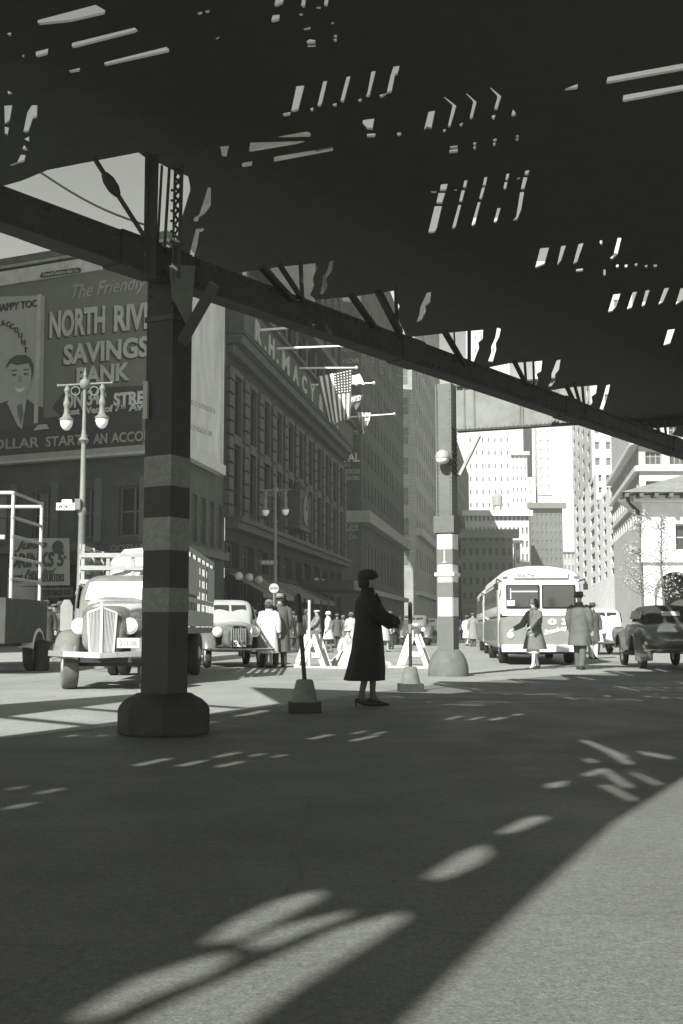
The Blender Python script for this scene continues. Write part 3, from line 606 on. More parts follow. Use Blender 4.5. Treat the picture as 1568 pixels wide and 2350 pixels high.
lettering('lettering', 'STREET', SW, (261, 932), (368, 924), 30, mat(.55, .7, .1), bb, .04, off=.40)
lettering('lettering', 'Just West of 7', SW, (150, 958), (275, 948), 20, mat(.5, .7, .1), bb, .03, off=.40); lettering('lettering', 'TH', SW, (277, 938), (288, 937), 8, mat(.5, .7, .1), bb, .02, off=.40)
lettering('lettering', 'Ave.', SW, (296, 944), (345, 940), 19, mat(.5, .7, .1), bb, .03, off=.40)
for tx, xa, xb in (('A', -75, -55), ('DOLLAR', -40, 90), ('STARTS', 105, 203), ('AN', 215, 246), ('ACCOUNT', 256, 384)): lettering('lettering', tx, SW, (xa, 1031.5 - xa * .059), (xb, 1031.5 - xb * .059), 23, LT2, bb, .015, off=.40)
lettering('lettering', 'HAPPY TOO', SW, (-10, 716), (88, 704), 17, DK, bb, .02, off=.41)
for i, (ch_, x, y, r_a) in enumerate([('A', 2, 745, 25), ('C', 14, 748, 12), ('C', 23, 752, 0), ('O', 33, 760, -15), ('U', 42, 772, -30), ('N', 49, 787, -45), ('T', 54, 804, -60)]):
    lettering('lettering', ch_, SW, (x, y + 4), (x + 9, y + 3 - r_a * .06), 13, DK, bb, .02, off=.41)
b = MB(); wall_slab(b, SW, [(92, 637), (96, 626), (182, 614), (186, 618), (184, 625), (98, 637)], .06, .52); b.build('maker_plate', DK, bb, world=True)
lettering('lettering', 'General Outdoor Adv. Co.', SW, (98, 634), (181, 624), 8, mat(.4, .7, .1), bb, .0, off=.56)
# panel on the avenue side of the corner building
FAP = lambda px, py: FA.at(px, py, .3)
bp = thing('billboard', 'pale weathered blank billboard on the avenue side of the corner building', 'billboard', FA.pt(tcorner, 8, .3), 0)
zlo = FA.tz(FAP(508, 1092))[1]; zhi = FA.tz(FAP(508, 655))[1]; t1_ = FA.tz(FAP(508, 900))[0]
wall_rect(MB(), FA, tcorner - .2, t1_, zlo + .5, zhi, .28, .12).build('panel', mat(.55, .8, .3, .8, stretch=(1, 1, .35)), bp, world=True)
wall_rect(MB(), FA, tcorner - .2, t1_ + .1, zlo, zlo + .48, .35, .4).build('ledge', mat(.5, .7, .1, 2), bp, world=True)
wall_rect(MB(), FA, t1_ - .15, t1_ + .05, zlo + .49, zhi, .36, .14).build('frame', mat(.55, .7, .1, 2), bp, world=True)
for tx, a, q, h in (('THREE IN THAT IS', (431, 925), (495, 950), 12), ('COMPLETE', (440, 985), (488, 1003), 12)): lettering('lettering', tx, FA, a, q, h, mat(.5, .7, .1), bp, .01, off=.37)
# shop signs on the side-street wall
s1 = thing('shop_sign', 'pale snack stand sign pricing drinks at five cents on the corner building', 'sign', SW.at(100, 1300, .5), 0)
b = MB(); wall_slab(b, SW, [(25, 1236), (158, 1235), (159, 1343), (25, 1345)], .12, .5); b.build('board', mat(.42, .7, .12, 2), s1, world=True)
lettering('lettering', 'Julep', SW, (34, 1268), (108, 1264), 26, mat(.07, .7, .1), s1, .03, .35, off=.58); lettering('lettering', 'DRINKS 5', SW, (20, 1304), (146, 1300), 34, mat(.06, .7, .1), s1, .035, .1, off=.58)
lettering('lettering', 'c', SW, (147, 1283), (152, 1283), 8, mat(.06, .7, .1), s1, .02, off=.58)
lettering('lettering', 'Roast Beef', SW, (60, 1320), (128, 1316), 13, mat(.1, .7, .1), s1, .0, .4, off=.58); lettering('lettering', 'GRADE A FRANKFURTERS', SW, (16, 1337), (147, 1334), 17, mat(.06, .7, .1), s1, .02, off=.58)
b = MB(); cpt = SW.at(133, 1256, .59); T = Matrix.Translation(cpt) @ Matrix.Rotation(math.atan2(SW.u.y, SW.u.x), 4, 'Z') @ Matrix.Rotation(R(90), 4, 'X'); b.lathe([(.30, -.02), (.30, .02)], n=24, M=T); b.build('disc', mat(.06, .7, .1), s1, world=True)
s2_ = thing('shop_sign', 'small dark sign reading CUT RATE hanging under the snack sign', 'sign', SW.at(200, 1360, .4), 0)
b = MB(); wall_slab(b, SW, [(90, 1350), (166, 1348), (166, 1370), (90, 1372)], .1, .45); b.build('board', mat(.13, .7, .1), s2_, world=True); lettering('lettering', 'CUT-RATE CO', SW, (98, 1368), (162, 1366), 13, mat(.03, .7, .1), s2_, .02, off=.52)
s3_ = thing('shop_sign', 'dark fascia sign lettered GOTHAM above the shop doors', 'sign', SW.at(250, 1260, .4), 0)
b = MB(); wall_slab(b, SW, [(215, 1246), (380, 1240), (380, 1272), (215, 1276)], .1, .5); b.build('board', mat(.045, .7, .1), s3_, world=True); lettering('lettering', 'GOTHAM', SW, (253, 1265), (348, 1261), 14, mat(.16, .7, .1), s3_, .02, off=.56)
# the department store ----------------------------------------------
T0 = tp1 + .55; T1 = FAZ(786, 1000)[0]; zc = FA.tz(FA.at(535, 783))[1]
st_ = Building('department_store', 'long dark department store with tall bays under a lettered cornice and flagpoles', 'building', FA.pt(T0, 0)[:2])
nb = 11; g = (T1 - T0) / nb; cols = [(T0 + g * i + g * .26, T0 + g * i + g * .74) for i in range(nb)]
ZR = 21.6; zf1 = 6.3
gls = lambda r: mat(.5, .4, .2, 1.2) if r > .88 else (mat(.10, .2, .5, .7) if r > .55 else mat(.04, .15, .5, .7))
ST = brick_mat(.04, .35, 1.1, .42); STT = mat(.06, .8, .35, 2)
tsplit = T0 + g * 8
ups = [(zc + 2.2, zc + 4.6)]
st_.wall(FA, T0, T1, zf1, zc, cols, [(7.3, 10.4), (11.0, 14.0)], .45, 'triple', glass=gls)
st_.wall(FA, T0, T0 + g, zc, 17.9, cols[:1], [], .35, 'double', glass=gls); st_.wall(FA, T0 + g, tsplit, zc, ZR, cols[1:8], ups, .35, 'double', glass=gls); st_.wall(FA, tsplit, T1, zc, 41, cols[8:], ups + [(22, 24.5), (26, 28.5), (30, 32.5), (34, 36.5)], .35, 'double', glass=gls)
st_.wall(FA, T0, T1, 0, zf1, [(T0 + g * i + g * .12, T0 + g * i + g * .88) for i in range(nb)], [(.5, 3.5), (4.1, 5.4)], .5, 'triple', glass=mat(.035, .1, .6, .8, spec=.6))
st_.w.quad(FA.pt(T0, 17.9), FA.pt(T1, 17.9), FA.pt(T1, 17.9, -25), FA.pt(T0, 17.9, -25))
def fblock(ta, tb, d, z0, z1): st_.w.prism([tuple(FA.pt(ta, 0, -.46)[:2]), tuple(FA.pt(tb, 0, -.46)[:2]), tuple(FA.pt(tb, 0, -d)[:2]), tuple(FA.pt(ta, 0, -d)[:2])], z0, z1)
fblock(T0 + g, tsplit, 4.0, 17.5, ZR); fblock(tsplit, T1, 10.5, 17.5, 41)
for z, h, o_ in ((zf1 - .3, .35, .7), (zf1 + .06, .25, .9), (zc - .9, .35, .35), (zc - .4, .45, .8), (zc + .1, 1.75, .9), (zc + 1.86, .2, 1.2), (ZR - .5, .5, .8), (10.5, .3, .2)): st_.trim(FA, T0 + (g if z > 20 else .05), T1, z, h, o_)
for i in range(nb + 1):
    t = T0 + g * i; ww = g * .13
    for k in range(11): st_.t.bar(FA.pt(max(t, T0 + .2), 6.55 + k * .72, .14), FA.pt(max(t, T0 + .2), 6.55 + k * .72 + .6, .14), .9, .28, up=tuple(FA.n))
    if i: st_.t.bar(FA.pt(max(t, T0 + .2), zc + .3, .12), FA.pt(max(t, T0 + .2), zc + 5.0, .12), .6, .24, up=tuple(FA.n))
    if i < nb:
        for tt in (.26, .74): st_.t.bar(FA.pt(t + g * tt, 6.6, .1), FA.pt(t + g * tt, 14.3, .1), .22, .2, up=tuple(FA.n))
        st_.t.bar(FA.pt(t + g * .2, 14.3, .12), FA.pt(t + g * .8, 14.3, .12), .24, .3)
        st_.t.bar(FA.pt(t + g * .3, 10.75, .1), FA.pt(t + g * .7, 10.75, .1), .25, .5)
for k in range(110): t = T0 + .3 + k * (T1 - T0) / 110; st_.t.bar(FA.pt(t, zc - .95, .2), FA.pt(t, zc - .45, .2), .2, .35, up=tuple(FA.n))
st_.finish(ST, STT, frame=mat(.10, .6, .2))
ls = thing('store_sign', 'row of tall white letters along the department store cornice', 'sign', FA.pt(T0 + 4, zc + .3, .95), 0)
b = MB(); wall_rect(b, FA, T0 + .2, T1 - .2, zc + .22, zc + .27, .94, .04); b.build('rail', STT, ls, world=True)
LW = mat(.3, .6, .15, 2)
for chh, px, wd in (('R', 591, 14), ('.', 608, 4), ('H', 622, 13), ('.', 636, 4), ('M', 655, 16), ('A', 678, 13), ('C', 698, 11), ('Y', 716, 11), ('&', 736, 10), ('C', 753, 8), ('O', 766, 8), ('.', 774, 3)):
    ta = FA.tz(FA.at(px - wd / 2, 900, .95))[0]; tb = FA.tz(FA.at(px + wd / 2, 900, .95))[0]; me = text_mesh(chh, .05); xs = [v.co.x for v in me.vertices]; ys = [v.co.y for v in me.vertices]
    hh = 1.15 if chh != '.' else .25
    for v in me.vertices:
        c = v.co.copy(); v.co = FA.pt(ta + (tb - ta) * (c.x - min(xs)) / (max(xs) - min(xs)), zc + .3 + hh * (c.y - min(ys)) / (max(ys) - min(ys)), .95 + c.z * 2)
    me.materials.append(LW); me.transform(ls.matrix_basis.inverted()); o = bpy.data.objects.new('letter', me); sc.collection.objects.link(o); o.parent = ls
# awnings, globe lamps, marquee, clock
AW = mat(.2, .9, .2, 2)
for i in range(8):
    t = T0 + g * (i * .82 + .15); b = MB()
    a0 = FA.pt(t, 3.75, .1); a1 = FA.pt(t + g * .62, 3.75, .1); c0_ = FA.pt(t, 2.75, 1.9); c1_ = FA.pt(t + g * .62, 2.75, 1.9)
    b.slab([a0, a1, c1_, c0_], .03); b.slab([c0_, c1_, c1_ - Vector((0, 0, .25)), c0_ - Vector((0, 0, .25))], .02)
    o = b.build('awning', mat(.16 + .03 * (i % 3), .9, .2, 2)); tag(o, 'sloping grey cloth awning over a department store display window', 'awning', 'awnings along the department store')
for i, (px, py) in enumerate([(548, 1322), (572, 1325), (594, 1330), (742, 1336), (766, 1340), (784, 1344), (726, 1333)]):
    p = FA.at(px, py, .9); q = thing('globe_lamp', 'round white glass globe lamp on the department store front', 'lamp', p, 0, 'globe lamps on the department store')
    b = MB(); b.lathe([(.02, -.2), (.12, -.18), (.2, -.08), (.21, 0), (.18, .12), (.08, .2), (.03, .21)], n=14); b.build('globe', mat(.55, .4, .05), q, smooth=60)
    b = MB(); b.tube([(0, 0, .2), (0, 0, .35), (-.8, .1, .45)], .03, 6); b.build('arm', BLACK, q)
b = MB(); y0 = FAZ(690, 1350)[0]; wall_rect(b, FA, y0 - 1, y0 + 7, 3.5, 4.15, 2.0, 3.6)
mq = b.build('entrance_canopy', mat(.03, .6, .2)); tag(mq, 'flat dark canopy over the department store entrance below the clock', 'canopy')
ck = FA.at(686, 1172, .6); co = thing('clock', 'ornate dark round clock in a carved case on the department store front', 'clock', ck, math.atan2(FA.u.y, FA.u.x) - R(0))
b = MB(); b.box((0, 0, 0), (3.6, .8, 2.0)); b.box((0, 0, 1.15), (2.6, .7, .3)); b.box((0, 0, -1.2), (4.0, .9, .3)); b.box((-1.6, 0, .2), (.5, .9, 1.8)); b.box((1.6, 0, .2), (.5, .9, 1.8)); b.lathe([(.5, 1.3), (.4, 1.5), (.1, 1.9)], n=12); b.build('case', mat(.05, .8, .3), co, bevel=.04)
T = Matrix.Rotation(R(90), 4, 'X'); b = MB(); b.lathe([(.82, .42), (.82, .48)], n=28, M=T); b.build('dial', mat(.12, .6, .1), co)
b = MB(); b.bar((0, -.5, 0), (0, -.5, .6), .06, .03); b.bar((0, -.5, 0), (.35, -.5, .15), .08, .03); b.build('hand', BLACK, co)
b = MB(); b.lathe([(.9, .40), (.98, .44), (.98, .5), (.84, .52), (.84, .45)], n=28, M=T); b.build('rim', mat(.1, .6, .2), co)
# flagpoles and flags
def pole(a, q, label):
    A_ = FA.at(*a); d = ray(*q); o = Vector((0, 0, CAMH)); # tip lies in the upright plane square to the wall through A_
    t = (A_ - o).dot(FA.u) / d.dot(FA.u); B_ = o + d * t
    f = thing('flagpole', label, 'flagpole', A_, 0, 'flagpoles on the department store')
    b = MB(); b.tube([A_, A_.lerp(B_, .5), B_], [.07, .065, .045], 8); b.build('pole', mat(.78, .5, .05), f, world=True)
    b = MB(); b.lathe([(.02, -.12), (.1, -.05), (.12, .02), (.06, .1), (.01, .13)], tuple(B_), n=10); b.build('finial', mat(.7, .4, .05), f, world=True, smooth=50); return A_, B_
pole((557, 760), (712, 749), 'bare white flagpole nearest the corner, highest on the department store'); pole((602, 801), (786, 794), 'bare white flagpole second from the corner on the department store')
pA, pB = pole((656, 845), (818, 844), 'white flagpole carrying the big striped national flag'); pC, pD = pole((683, 884), (858, 879), 'white flagpole behind the big flag carrying a pale pennant')
pE, pF = pole((760, 960), (905, 950), 'thin far flagpole carrying the small striped flag')
def FL(px, py, P): d = ray(px, py); o = Vector((0, 0, CAMH)); t = (P - o).dot(FA.u) / d.dot(FA.u); return o + d * t
def flag_cloth(name, label, P, quadpx, stripes, light, dark, canton, nu=26, nv=24, wav=.12):
    c = [FL(x, y, P) for x, y in quadpx]         # top-left, top-right, bottom-right, bottom-left
    nrm = FA.u; b = MB(); pts = []
    def fp(u, v):
        p = c[0].lerp(c[1], u).lerp(c[3].lerp(c[2], u), v)
        return p + nrm * (wav * math.sin(u * 9 + v * 2.5) * v + wav * .5 * math.sin(u * 4 - v * 5)) + Vector((0, 0, .06 * math.sin(u * 12) * v))
    for j in range(nv + 1):
        for i in range(nu + 1): pts.append(fp(i / nu, j / nv))
    b.v = pts
    for j in range(nv):
        for i in range(nu):
            a = j * (nu + 1) + i; b.f.append((a, a + nu + 1, a + nu + 2, a + 1)); k = (i * stripes) // nu
            m_ = 0 if k % 2 == 0 else 1
            if canton and i / nu > canton[0] and j / nv < canton[1]: m_ = 2
            b.mi.append(m_)
    f = thing(name, label, 'flag', P, 0); o = b.build('cloth', [dark, light, mat(.06, .9, .1)], f, world=True, smooth=80)
    md = o.modifiers.new('thick', 'SOLIDIFY'); md.thickness = .02
    if canton:
        s_ = MB()
        for r_i in range(8):
            for q_i in range(6):
                u = canton[0] + (1 - canton[0]) * (q_i + .5) / 6; v = canton[1] * (r_i + .5) / 8; p = fp(u, v) - FA.u * .06
                for k in range(2):
                    tri = []
                    for e in range(3): an = 2 * math.pi * e / 3 + k * math.pi / 3 + math.pi / 2; tri.append(p + FA.n * math.cos(an) * .055 + Vector((0, 0, math.sin(an) * .055)) - FA.u * .002 * k)
                    s_.slab(tri, .004)
        s_.build('stars', mat(.75, .8, .05), f, world=True)
    return f
flag_cloth('national_flag', 'large striped national flag with white stars hanging over the avenue', pA.lerp(pB, .7), [(727, 864), (808, 848), (805, 962), (752, 972)], 13, mat(.8, .9, .05), mat(.10, .9, .1), (.47, .44))
flag_cloth('pennant', 'plain pale pennant blowing behind the big striped flag', pC.lerp(pD, .8), [(806, 862), (826, 858), (838, 882), (806, 884)], 1, mat(.7, .9, .05), mat(.62, .9, .1), None)
flag_cloth('banner', 'small dark banner with pale lettering behind the big striped flag', pC.lerp(pD, .9), [(800, 908), (834, 906), (820, 940), (800, 932)], 1, mat(.1, .9, .05), mat(.1, .9, .1), None)
flag_cloth('national_flag', 'small crumpled striped national flag beyond the large one', pE.lerp(pF, .7), [(817, 945), (852, 948), (842, 985), (830, 1000)], 9, mat(.55, .9, .05), mat(.14, .9, .1), (.6, .45), wav=.25)
o = lettering('banner_lettering', 'UNITED', Plane(pC.lerp(pD, .9)[:2], math.degrees(math.atan2(FA.n.x, FA.n.y))), (803, 925), (828, 918), 12, mat(.6, .8, .05), None, .03, off=.1); tag(o, 'pale capital letters across the small dark banner', 'lettering')
# sign-wall building ----------------------------------------------------
tq = FAZ(829, 1200)[0]; qc = FA.pt(tq, 0)
WS = Plane((qc.x - 40, qc.y), 90)               # front wall facing the camera, corner at t = 40
sb = Building('loft_building', 'tall dark brick loft building with faded painted signs beyond the department store', 'building', qc[:2])
zst = 31.5; z1_ = WS.tz(WS.at(828, 1185))[1]; t9 = FAZ(927, 1200)[0]
BR = brick_mat(.075, .3, .6, .25)
HB = WS.tz(WS.at(800, 640))[1]
sb.wall(WS, 29, 40, 0, HB, [(36.6, 38.4)], [(z1_ + .9, z1_ + 3.4)], .3, glass=mat(.3, .4, .6, .6))
cs = spaced(tq + 1, t9 - 1, 9, 2.2)
sb.wall(FA, tq, t9, 0, HB, spaced(tq + .8, t9 - .5, 14, 1.25), [(z1_ + 2 + k * 3.6, z1_ + 4 + k * 3.6) for k in range(8)] + [(5.6, 9.2)], .18, glass=mat(.07, .4, .4, .8))
sb.w.quad(WS.pt(29, HB), WS.pt(40, HB), FA.pt(t9, HB), FA.pt(t9, HB, -11))
sb.trim(FA, tq - .6, t9, z1_ - .6, 1.1, .9); sb.trim(WS, 30, 40.5, z1_ - .6, 1.1, .6); sb.trim(FA, tq, t9, 4.2, .5, .6); sb.trim(WS, 30, 40.2, 4.2, .5, .4)
sb.finish(BR, mat(.22, .8, .2, 1), frame=mat(.16, .7, .1))
PT = mat(.3, .9, .35, 1.5); PT2 = mat(.2, .9, .35, 1.5)
for tx, a, q, h, m_ in [('FROCKS', (779, 787), (822, 784), 9, PT), ('DRESSES', (781, 800), (822, 798), 9, PT), ('WOOLENS', (779, 808), (822, 806), 6, PT2), ('JOSEPH LOVE', (750, 838), (824, 836), 14, PT), ('INC', (780, 856), (822, 854), 8, PT2), ('Brothers', (775, 980), (815, 979), 12, PT2),
                    ('BOYS SUITS', (766, 998), (822, 997), 9, PT), ('FURRIERS', (758, 1009), (810, 1008), 9, PT), ('DRESSES', (778, 1026), (811, 1026), 9, PT), ('ROYAL', (752, 1061), (826, 1060), 22, mat(.5, .9, .25, 1.5)),
                    ('NECKWEAR CO.', (772, 1071), (806, 1070), 7, PT2), ('KNIT GOODS', (766, 1089), (826, 1087), 11, PT), ('AND SWEATERS', (764, 1103), (825, 1101), 9, PT), ('SINGER', (770, 1222), (824, 1218), 22, PT2), ('Co.', (800, 1238), (820, 1236), 12, PT2)]:
    lettering('painted_sign', tx, WS, a, q, h, m_, sb.r, .02, off=.04, th=.015)
for k in range(9):
    for r_i in range(4): lettering('painted_sign', ['GARMENTS', 'COATS', 'CLOAKS', 'MODES'][(k + r_i) % 4], FA, (833 + k * 10.5, 0) if 0 else (832 + k * 10, 800 + r_i * 8 + k * 8), (840 + k * 10, 803 + r_i * 8 + k * 8), 5, PT2, sb.r, .0, off=.03, th=.012) if k % 2 == 0 else None
# third: paler tower with its sunlit end
t10 = FAZ(1012, 1200)[0]; t9b = t9 + 2.5; e9 = FA.pt(t9b, 0, .0)
W3 = Plane((e9.x - 40, e9.y), 90); x3 = W3.tz(W3.at(955, 1200))[0]
tb3 = Building('office_tower', 'grey office tower with one sunlit end bay beyond the brick loft building', 'building', e9[:2])
FB = Plane((W3.pt(x3, 0).x, W3.pt(x3, 0).y), 8.72)
L3 = FB.tz(FB.at(1012, 1200))[0]
tb3.wall(W3, 20, x3, 0, 60, [(x3 - 2.2, x3 - .9)], [(9 + k * 4.0, 11.4 + k * 4.0) for k in range(12)], .25, glass=mat(.12, .4, .3, .8), frame=mat(.3, .7, .1))
tb3.wall(FB, 0, L3, 0, 60, spaced(.5, L3 - .5, 12, 1.5), [(9 + k * 4.0, 11.4 + k * 4.0) for k in range(12)], .2, glass=mat(.12, .4, .3, .8), frame=mat(.2, .7, .1))
tb3.w.quad(W3.pt(20, 60), W3.pt(x3, 60), FB.pt(L3, 60), FB.pt(L3, 60, -20))
tb3.trim(FB, 0, L3, 13.0, 1.0, .8); tb3.trim(FB, 0, L3, 5.2, .6, .6)
tb3.finish(brick_mat(.30, .2, 1.2, .4), mat(.33, .8, .2, 1))
# fourth: darker block whose edge stands behind the far column
F4 = Plane(FB.pt(L3 + 4, 0, 0)[:2], 8.72)
L4 = F4.tz(F4.at(1077, 1200))[0]
b4 = Building('office_block', 'dark tall office block directly behind the pale far column', 'building', F4.pt(0, 0)[:2])
b4.wall(F4, 0, L4, 0, 42, spaced(1, L4 - 1, 16, 2.0), [(8 + k * 4.2, 10.6 + k * 4.2) for k in range(8)], .2, glass=mat(.06, .4, .3, .8), frame=mat(.1, .7, .1))
W4 = Plane((F4.pt(0, 0).x - 20, F4.pt(0, 0).y), 90); b4.wall(W4, 0, 20, 0, 42, [], []); b4.w.quad(W4.pt(0, 42), W4.pt(20, 42), F4.pt(L4, 42), F4.pt(L4, 42, -20))
b4.trim(F4, 0, L4, 14, 1.2, 1.0); b4.finish(brick_mat(.15, .2, 1.2, .4), mat(.2, .8, .2, 1))
# distant blocks --------------------------------------------------------
def block(name, label, x0, x1, top, y, v, ncol, nrow, sidepx=0, dep=30, wv=.2, cat='building', zw0=None, cornice=0, hr=.55, wr=.45, sidev=None, wallh=None, group=None):
    a = D(x0, 1441, y); c = D(x1, 1441, y); pl = Plane((a.x, a.y), 90); W = c.x - a.x; Z = wallh or ZH(top, y)
    B_ = Building(name, label, cat, (a.x, a.y), group); g_ = (Z - (zw0 or 4)) / max(nrow, 1)
    rows = [((zw0 or 4) + g_ * (k + .5 - hr / 2), (zw0 or 4) + g_ * (k + .5 + hr / 2)) for k in range(nrow)]
    B_.wall(pl, 0, W, 0, Z, spaced(0, W, ncol, W / max(ncol, 1) * wr) if ncol else [], rows, .3, glass=mat(wv, .5, .3, .5), frame=mat(min(.7, wv * 2), .7, .1))
    for s_ in (0, 1):
        side = Plane((c.x, c.y), 8) if s_ else Plane((a.x + math.sin(R(8)) * dep, a.y + math.cos(R(8)) * dep), 188)
        B_.wall(side, 0, dep, 0, Z, spaced(0, dep, max(3, ncol), dep / max(3, ncol) * .4) if ncol else [], rows, .2, glass=mat(wv, .5, .3, .5), frame=mat(min(.6, wv * 2), .7, .1))
    s8 = Vector((math.sin(R(8)), math.cos(R(8)), 0)) * dep
    B_.w.quad((a.x, a.y, Z), (c.x, c.y, Z), (c.x + s8.x, c.y + s8.y, Z), (a.x + s8.x, a.y + s8.y, Z))
    if cornice: B_.trim(pl, -cornice * .6, W + cornice * .6, Z - cornice, cornice, cornice)
    B_.trim(pl, 0, W, ((zw0 or 4)) - .8, .6, .3)
    B_.finish(brick_mat(v, .12, 1.5, .5, .9), mat(min(.75, v * 1.1), .8, .1, .3)); return B_.r
W7 = .5
block('skyscraper', 'tall white skyscraper with sparse small windows filling the avenue end', 1077, 1178, 500, 350, W7, 7, 30, 0, 30, .12, 'skyscraper', 8, 0, .32, .22)
block('skyscraper_wing', 'stepped white skyscraper wing with scattered windows right of the tall white tower', 1178.5, 1216, 1037, 345, W7, 4, 14, 0, 35, .12, 'skyscraper', 8, 1, .3, .28)
block('skyscraper_wing', 'narrow white skyscraper shoulder, lowest step of the white tower', 1216.5, 1229, 1095, 342, W7, 1, 12, 0, 30, .3, 'skyscraper', 8, 0, .3, .3)
block('white_office_building', 'low white office building with rows of dark windows under the skyscraper', 1070, 1218, 1172, 255, .6, 15, 7, 0, 40, .16, 'building', 6, 1.2, .5, .5)
block('brownstone_block', 'dark brownstone block with heavy cornice left of the bus roof', 1060, 1180, 1216, 190, .15, 8, 5, 0, 40, .03, 'building', 5, 1.4, .5, .5)
block('bay_house', 'small pale round fronted house squeezed beside the brownstone block', 1184, 1197, 1240, 215, .5, 1, 5, 0, 20, .2, 'building', 5, .6, .5, .5)
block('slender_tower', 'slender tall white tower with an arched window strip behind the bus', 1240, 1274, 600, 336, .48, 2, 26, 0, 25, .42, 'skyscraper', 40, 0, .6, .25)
block('tower_base', 'grey lower mass of the slender tower with shade put into its colour', 1222, 1296, 1155, 300, .15, 7, 12, 0, 40, .15, 'building', 6, 1.4, .5, .3)  # stands in the sun; its shade is put into the darker grey
block('street_end_house', 'tiny pale building closing the far end of the avenue', 1296, 1350, 1262, 520, .4, 6, 5, 0, 20, .2, 'building', 8, 1, .5, .5)
block('street_end_house', 'long low dark building glimpsed behind the near bus roof', 1180, 1310, 1330, 500, .3, 16, 2, 0, 20, .2, 'building', 4, .6, .5, .5)
block('dark_shaft', 'narrow dark tower slot between the white skyscrapers', 1210, 1228, 920, 400, .14, 2, 20, 0, 20, .1, 'building', 8, 0, .5, .3)
# water tank on the white office roof
wt = D(1142, 1172, 262); tk = thing('water_tank', 'round wooden water tank on the low white office roof', 'water tank', wt); 
b = MB(); b.lathe([(1.1, 1.2), (1.15, 3.2), (.1, 4.2)], n=16); b.build('tank', mat(.3, .8, .2), tk); b = MB(); [b.bar((x, y_, 0), (x, y_, 1.2), .15) for x in (-.8, .8) for y_ in (-.8, .8)]; b.build('stand', mat(.15, .8, .2), tk)
# right side of the avenue ---------------------------------------------
block('grey_tower', 'tall pale grey tower rising into the sky at right beyond the bus', 1367, 1470, 500, 210, .5, 4, 24, 0, 60, .14, 'building', 6, 0, .45, .4)
block('pillared_building', 'narrow bright white building end with a heavy dark cornice bracket', 1376, 1412, 1083, 135, .78, 2, 9, 0, 45, .14, 'building', 6, 0)
for zc2, o_ in ((1150, 1.3),):
    P = D(1376, zc2, 135.2); b = MB(); b.bar((P.x + .2, P.y, P.z), (P.x + .2 + 5.6, P.y + 40, P.z), 1.0, .7); o = b.build('cornice_bracket', mat(.2, .8, .2), [q for q in sc.collection.objects if q.get('label', '').startswith('narrow bright white building')][0], world=True)
P = D(1393, 1139, 134); b = MB(); b.box((P.x, P.y, P.z), (2.6, .7, .8)); b.box((P.x, P.y, P.z - 1.1), (2.2, .6, .5)); b.build('capital', mat(.5, .8, .3, 3), [q for q in sc.collection.objects if q.get('label', '').startswith('narrow bright white building')][0], world=True)
block('white_pier_building', 'thin bright white building edge between the pillared end and the corniced block', 1419, 1441, 1100, 112, .8, 1, 8, 0, 25, .14, 'building', 6, 0)
# corniced block: u heading away on its left side
y5 = 88; a5 = D(1476, 1441, y5)
b5 = Building('corniced_building', 'light stone office building with wide cornices and triple windows at right', 'building', (a5.x, a5.y))
PF = Plane((a5.x, a5.y), 90); PS = Plane((a5.x + math.sin(R(8.7)) * 26, a5.y + math.cos(R(8.7)) * 26), 188.7)
z985 = 26; rws = [(ZH(1132, y5), ZH(1104, y5)), (ZH(1066, y5), ZH(1036, y5)), (ZH(1005, y5), ZH(975, y5)), (ZH(1190, y5), ZH(1165, y5))]
rws = sorted(rws); sp5 = 1.85
b5.wall(PF, 0, 16, 0, z985, [(.5 + k * 1.85, 1.75 + k * 1.85) for k in range(8)], rws, .3, 'triple', glass=mat(.09, .3, .3, .8), frame=mat(.25, .7, .1))
b5.wall(PS, 0, 26, 0, z985, spaced(0, 26, 12, 1.2), rws, .3, glass=mat(.09, .3, .3, .8), frame=mat(.25, .7, .1))
b5.w.quad(PF.pt(0, z985), PF.pt(16, z985), PF.pt(16, z985, -20), PS.pt(0, z985))
for py_, h_, o_ in ((1082, .4, .35), (1022, .45, .6), (1150, .25, .2)): b5.trim(PF, -o_, 16, ZH(py_, y5), h_, o_); b5.trim(PS, 0, 26, ZH(py_, y5), h_, o_)
b5.finish(brick_mat(.46, .1, 1.4, .5, .92), mat(.6, .8, .1, .5))
# arcaded corner building with hipped roof
y6 = 56; a6 = D(1480, 1441, y6); PG = Plane((a6.x, a6.y), 90); PH = Plane((a6.x + math.sin(R(20)) * 16, a6.y + math.cos(R(20)) * 16), 200)
ze = ZH(1136, y6); b6 = Building('arcaded_building', 'low white arcaded building with a hipped tile roof behind two saplings', 'building', (a6.x, a6.y))
w6 = [(PG.tz(PG.at(1550, 1200))[0], PG.tz(PG.at(1590, 1200))[0]), (PG.tz(PG.at(1630, 1200))[0], PG.tz(PG.at(1670, 1200))[0])]
b6.wall(PG, 0, 14, 4.4, ze, w6, [(ZH(1263, y6), ZH(1202, y6))], .35, 'sash', glass=mat(.05, .2, .3, 1), frame=mat(.5, .6, .1))
b6.wall(PH, 0, 16, 4.4, ze, spaced(0, 16, 5, 1.0), [(5.2, 7.0)], .3, glass=mat(.05, .2, .3, 1))
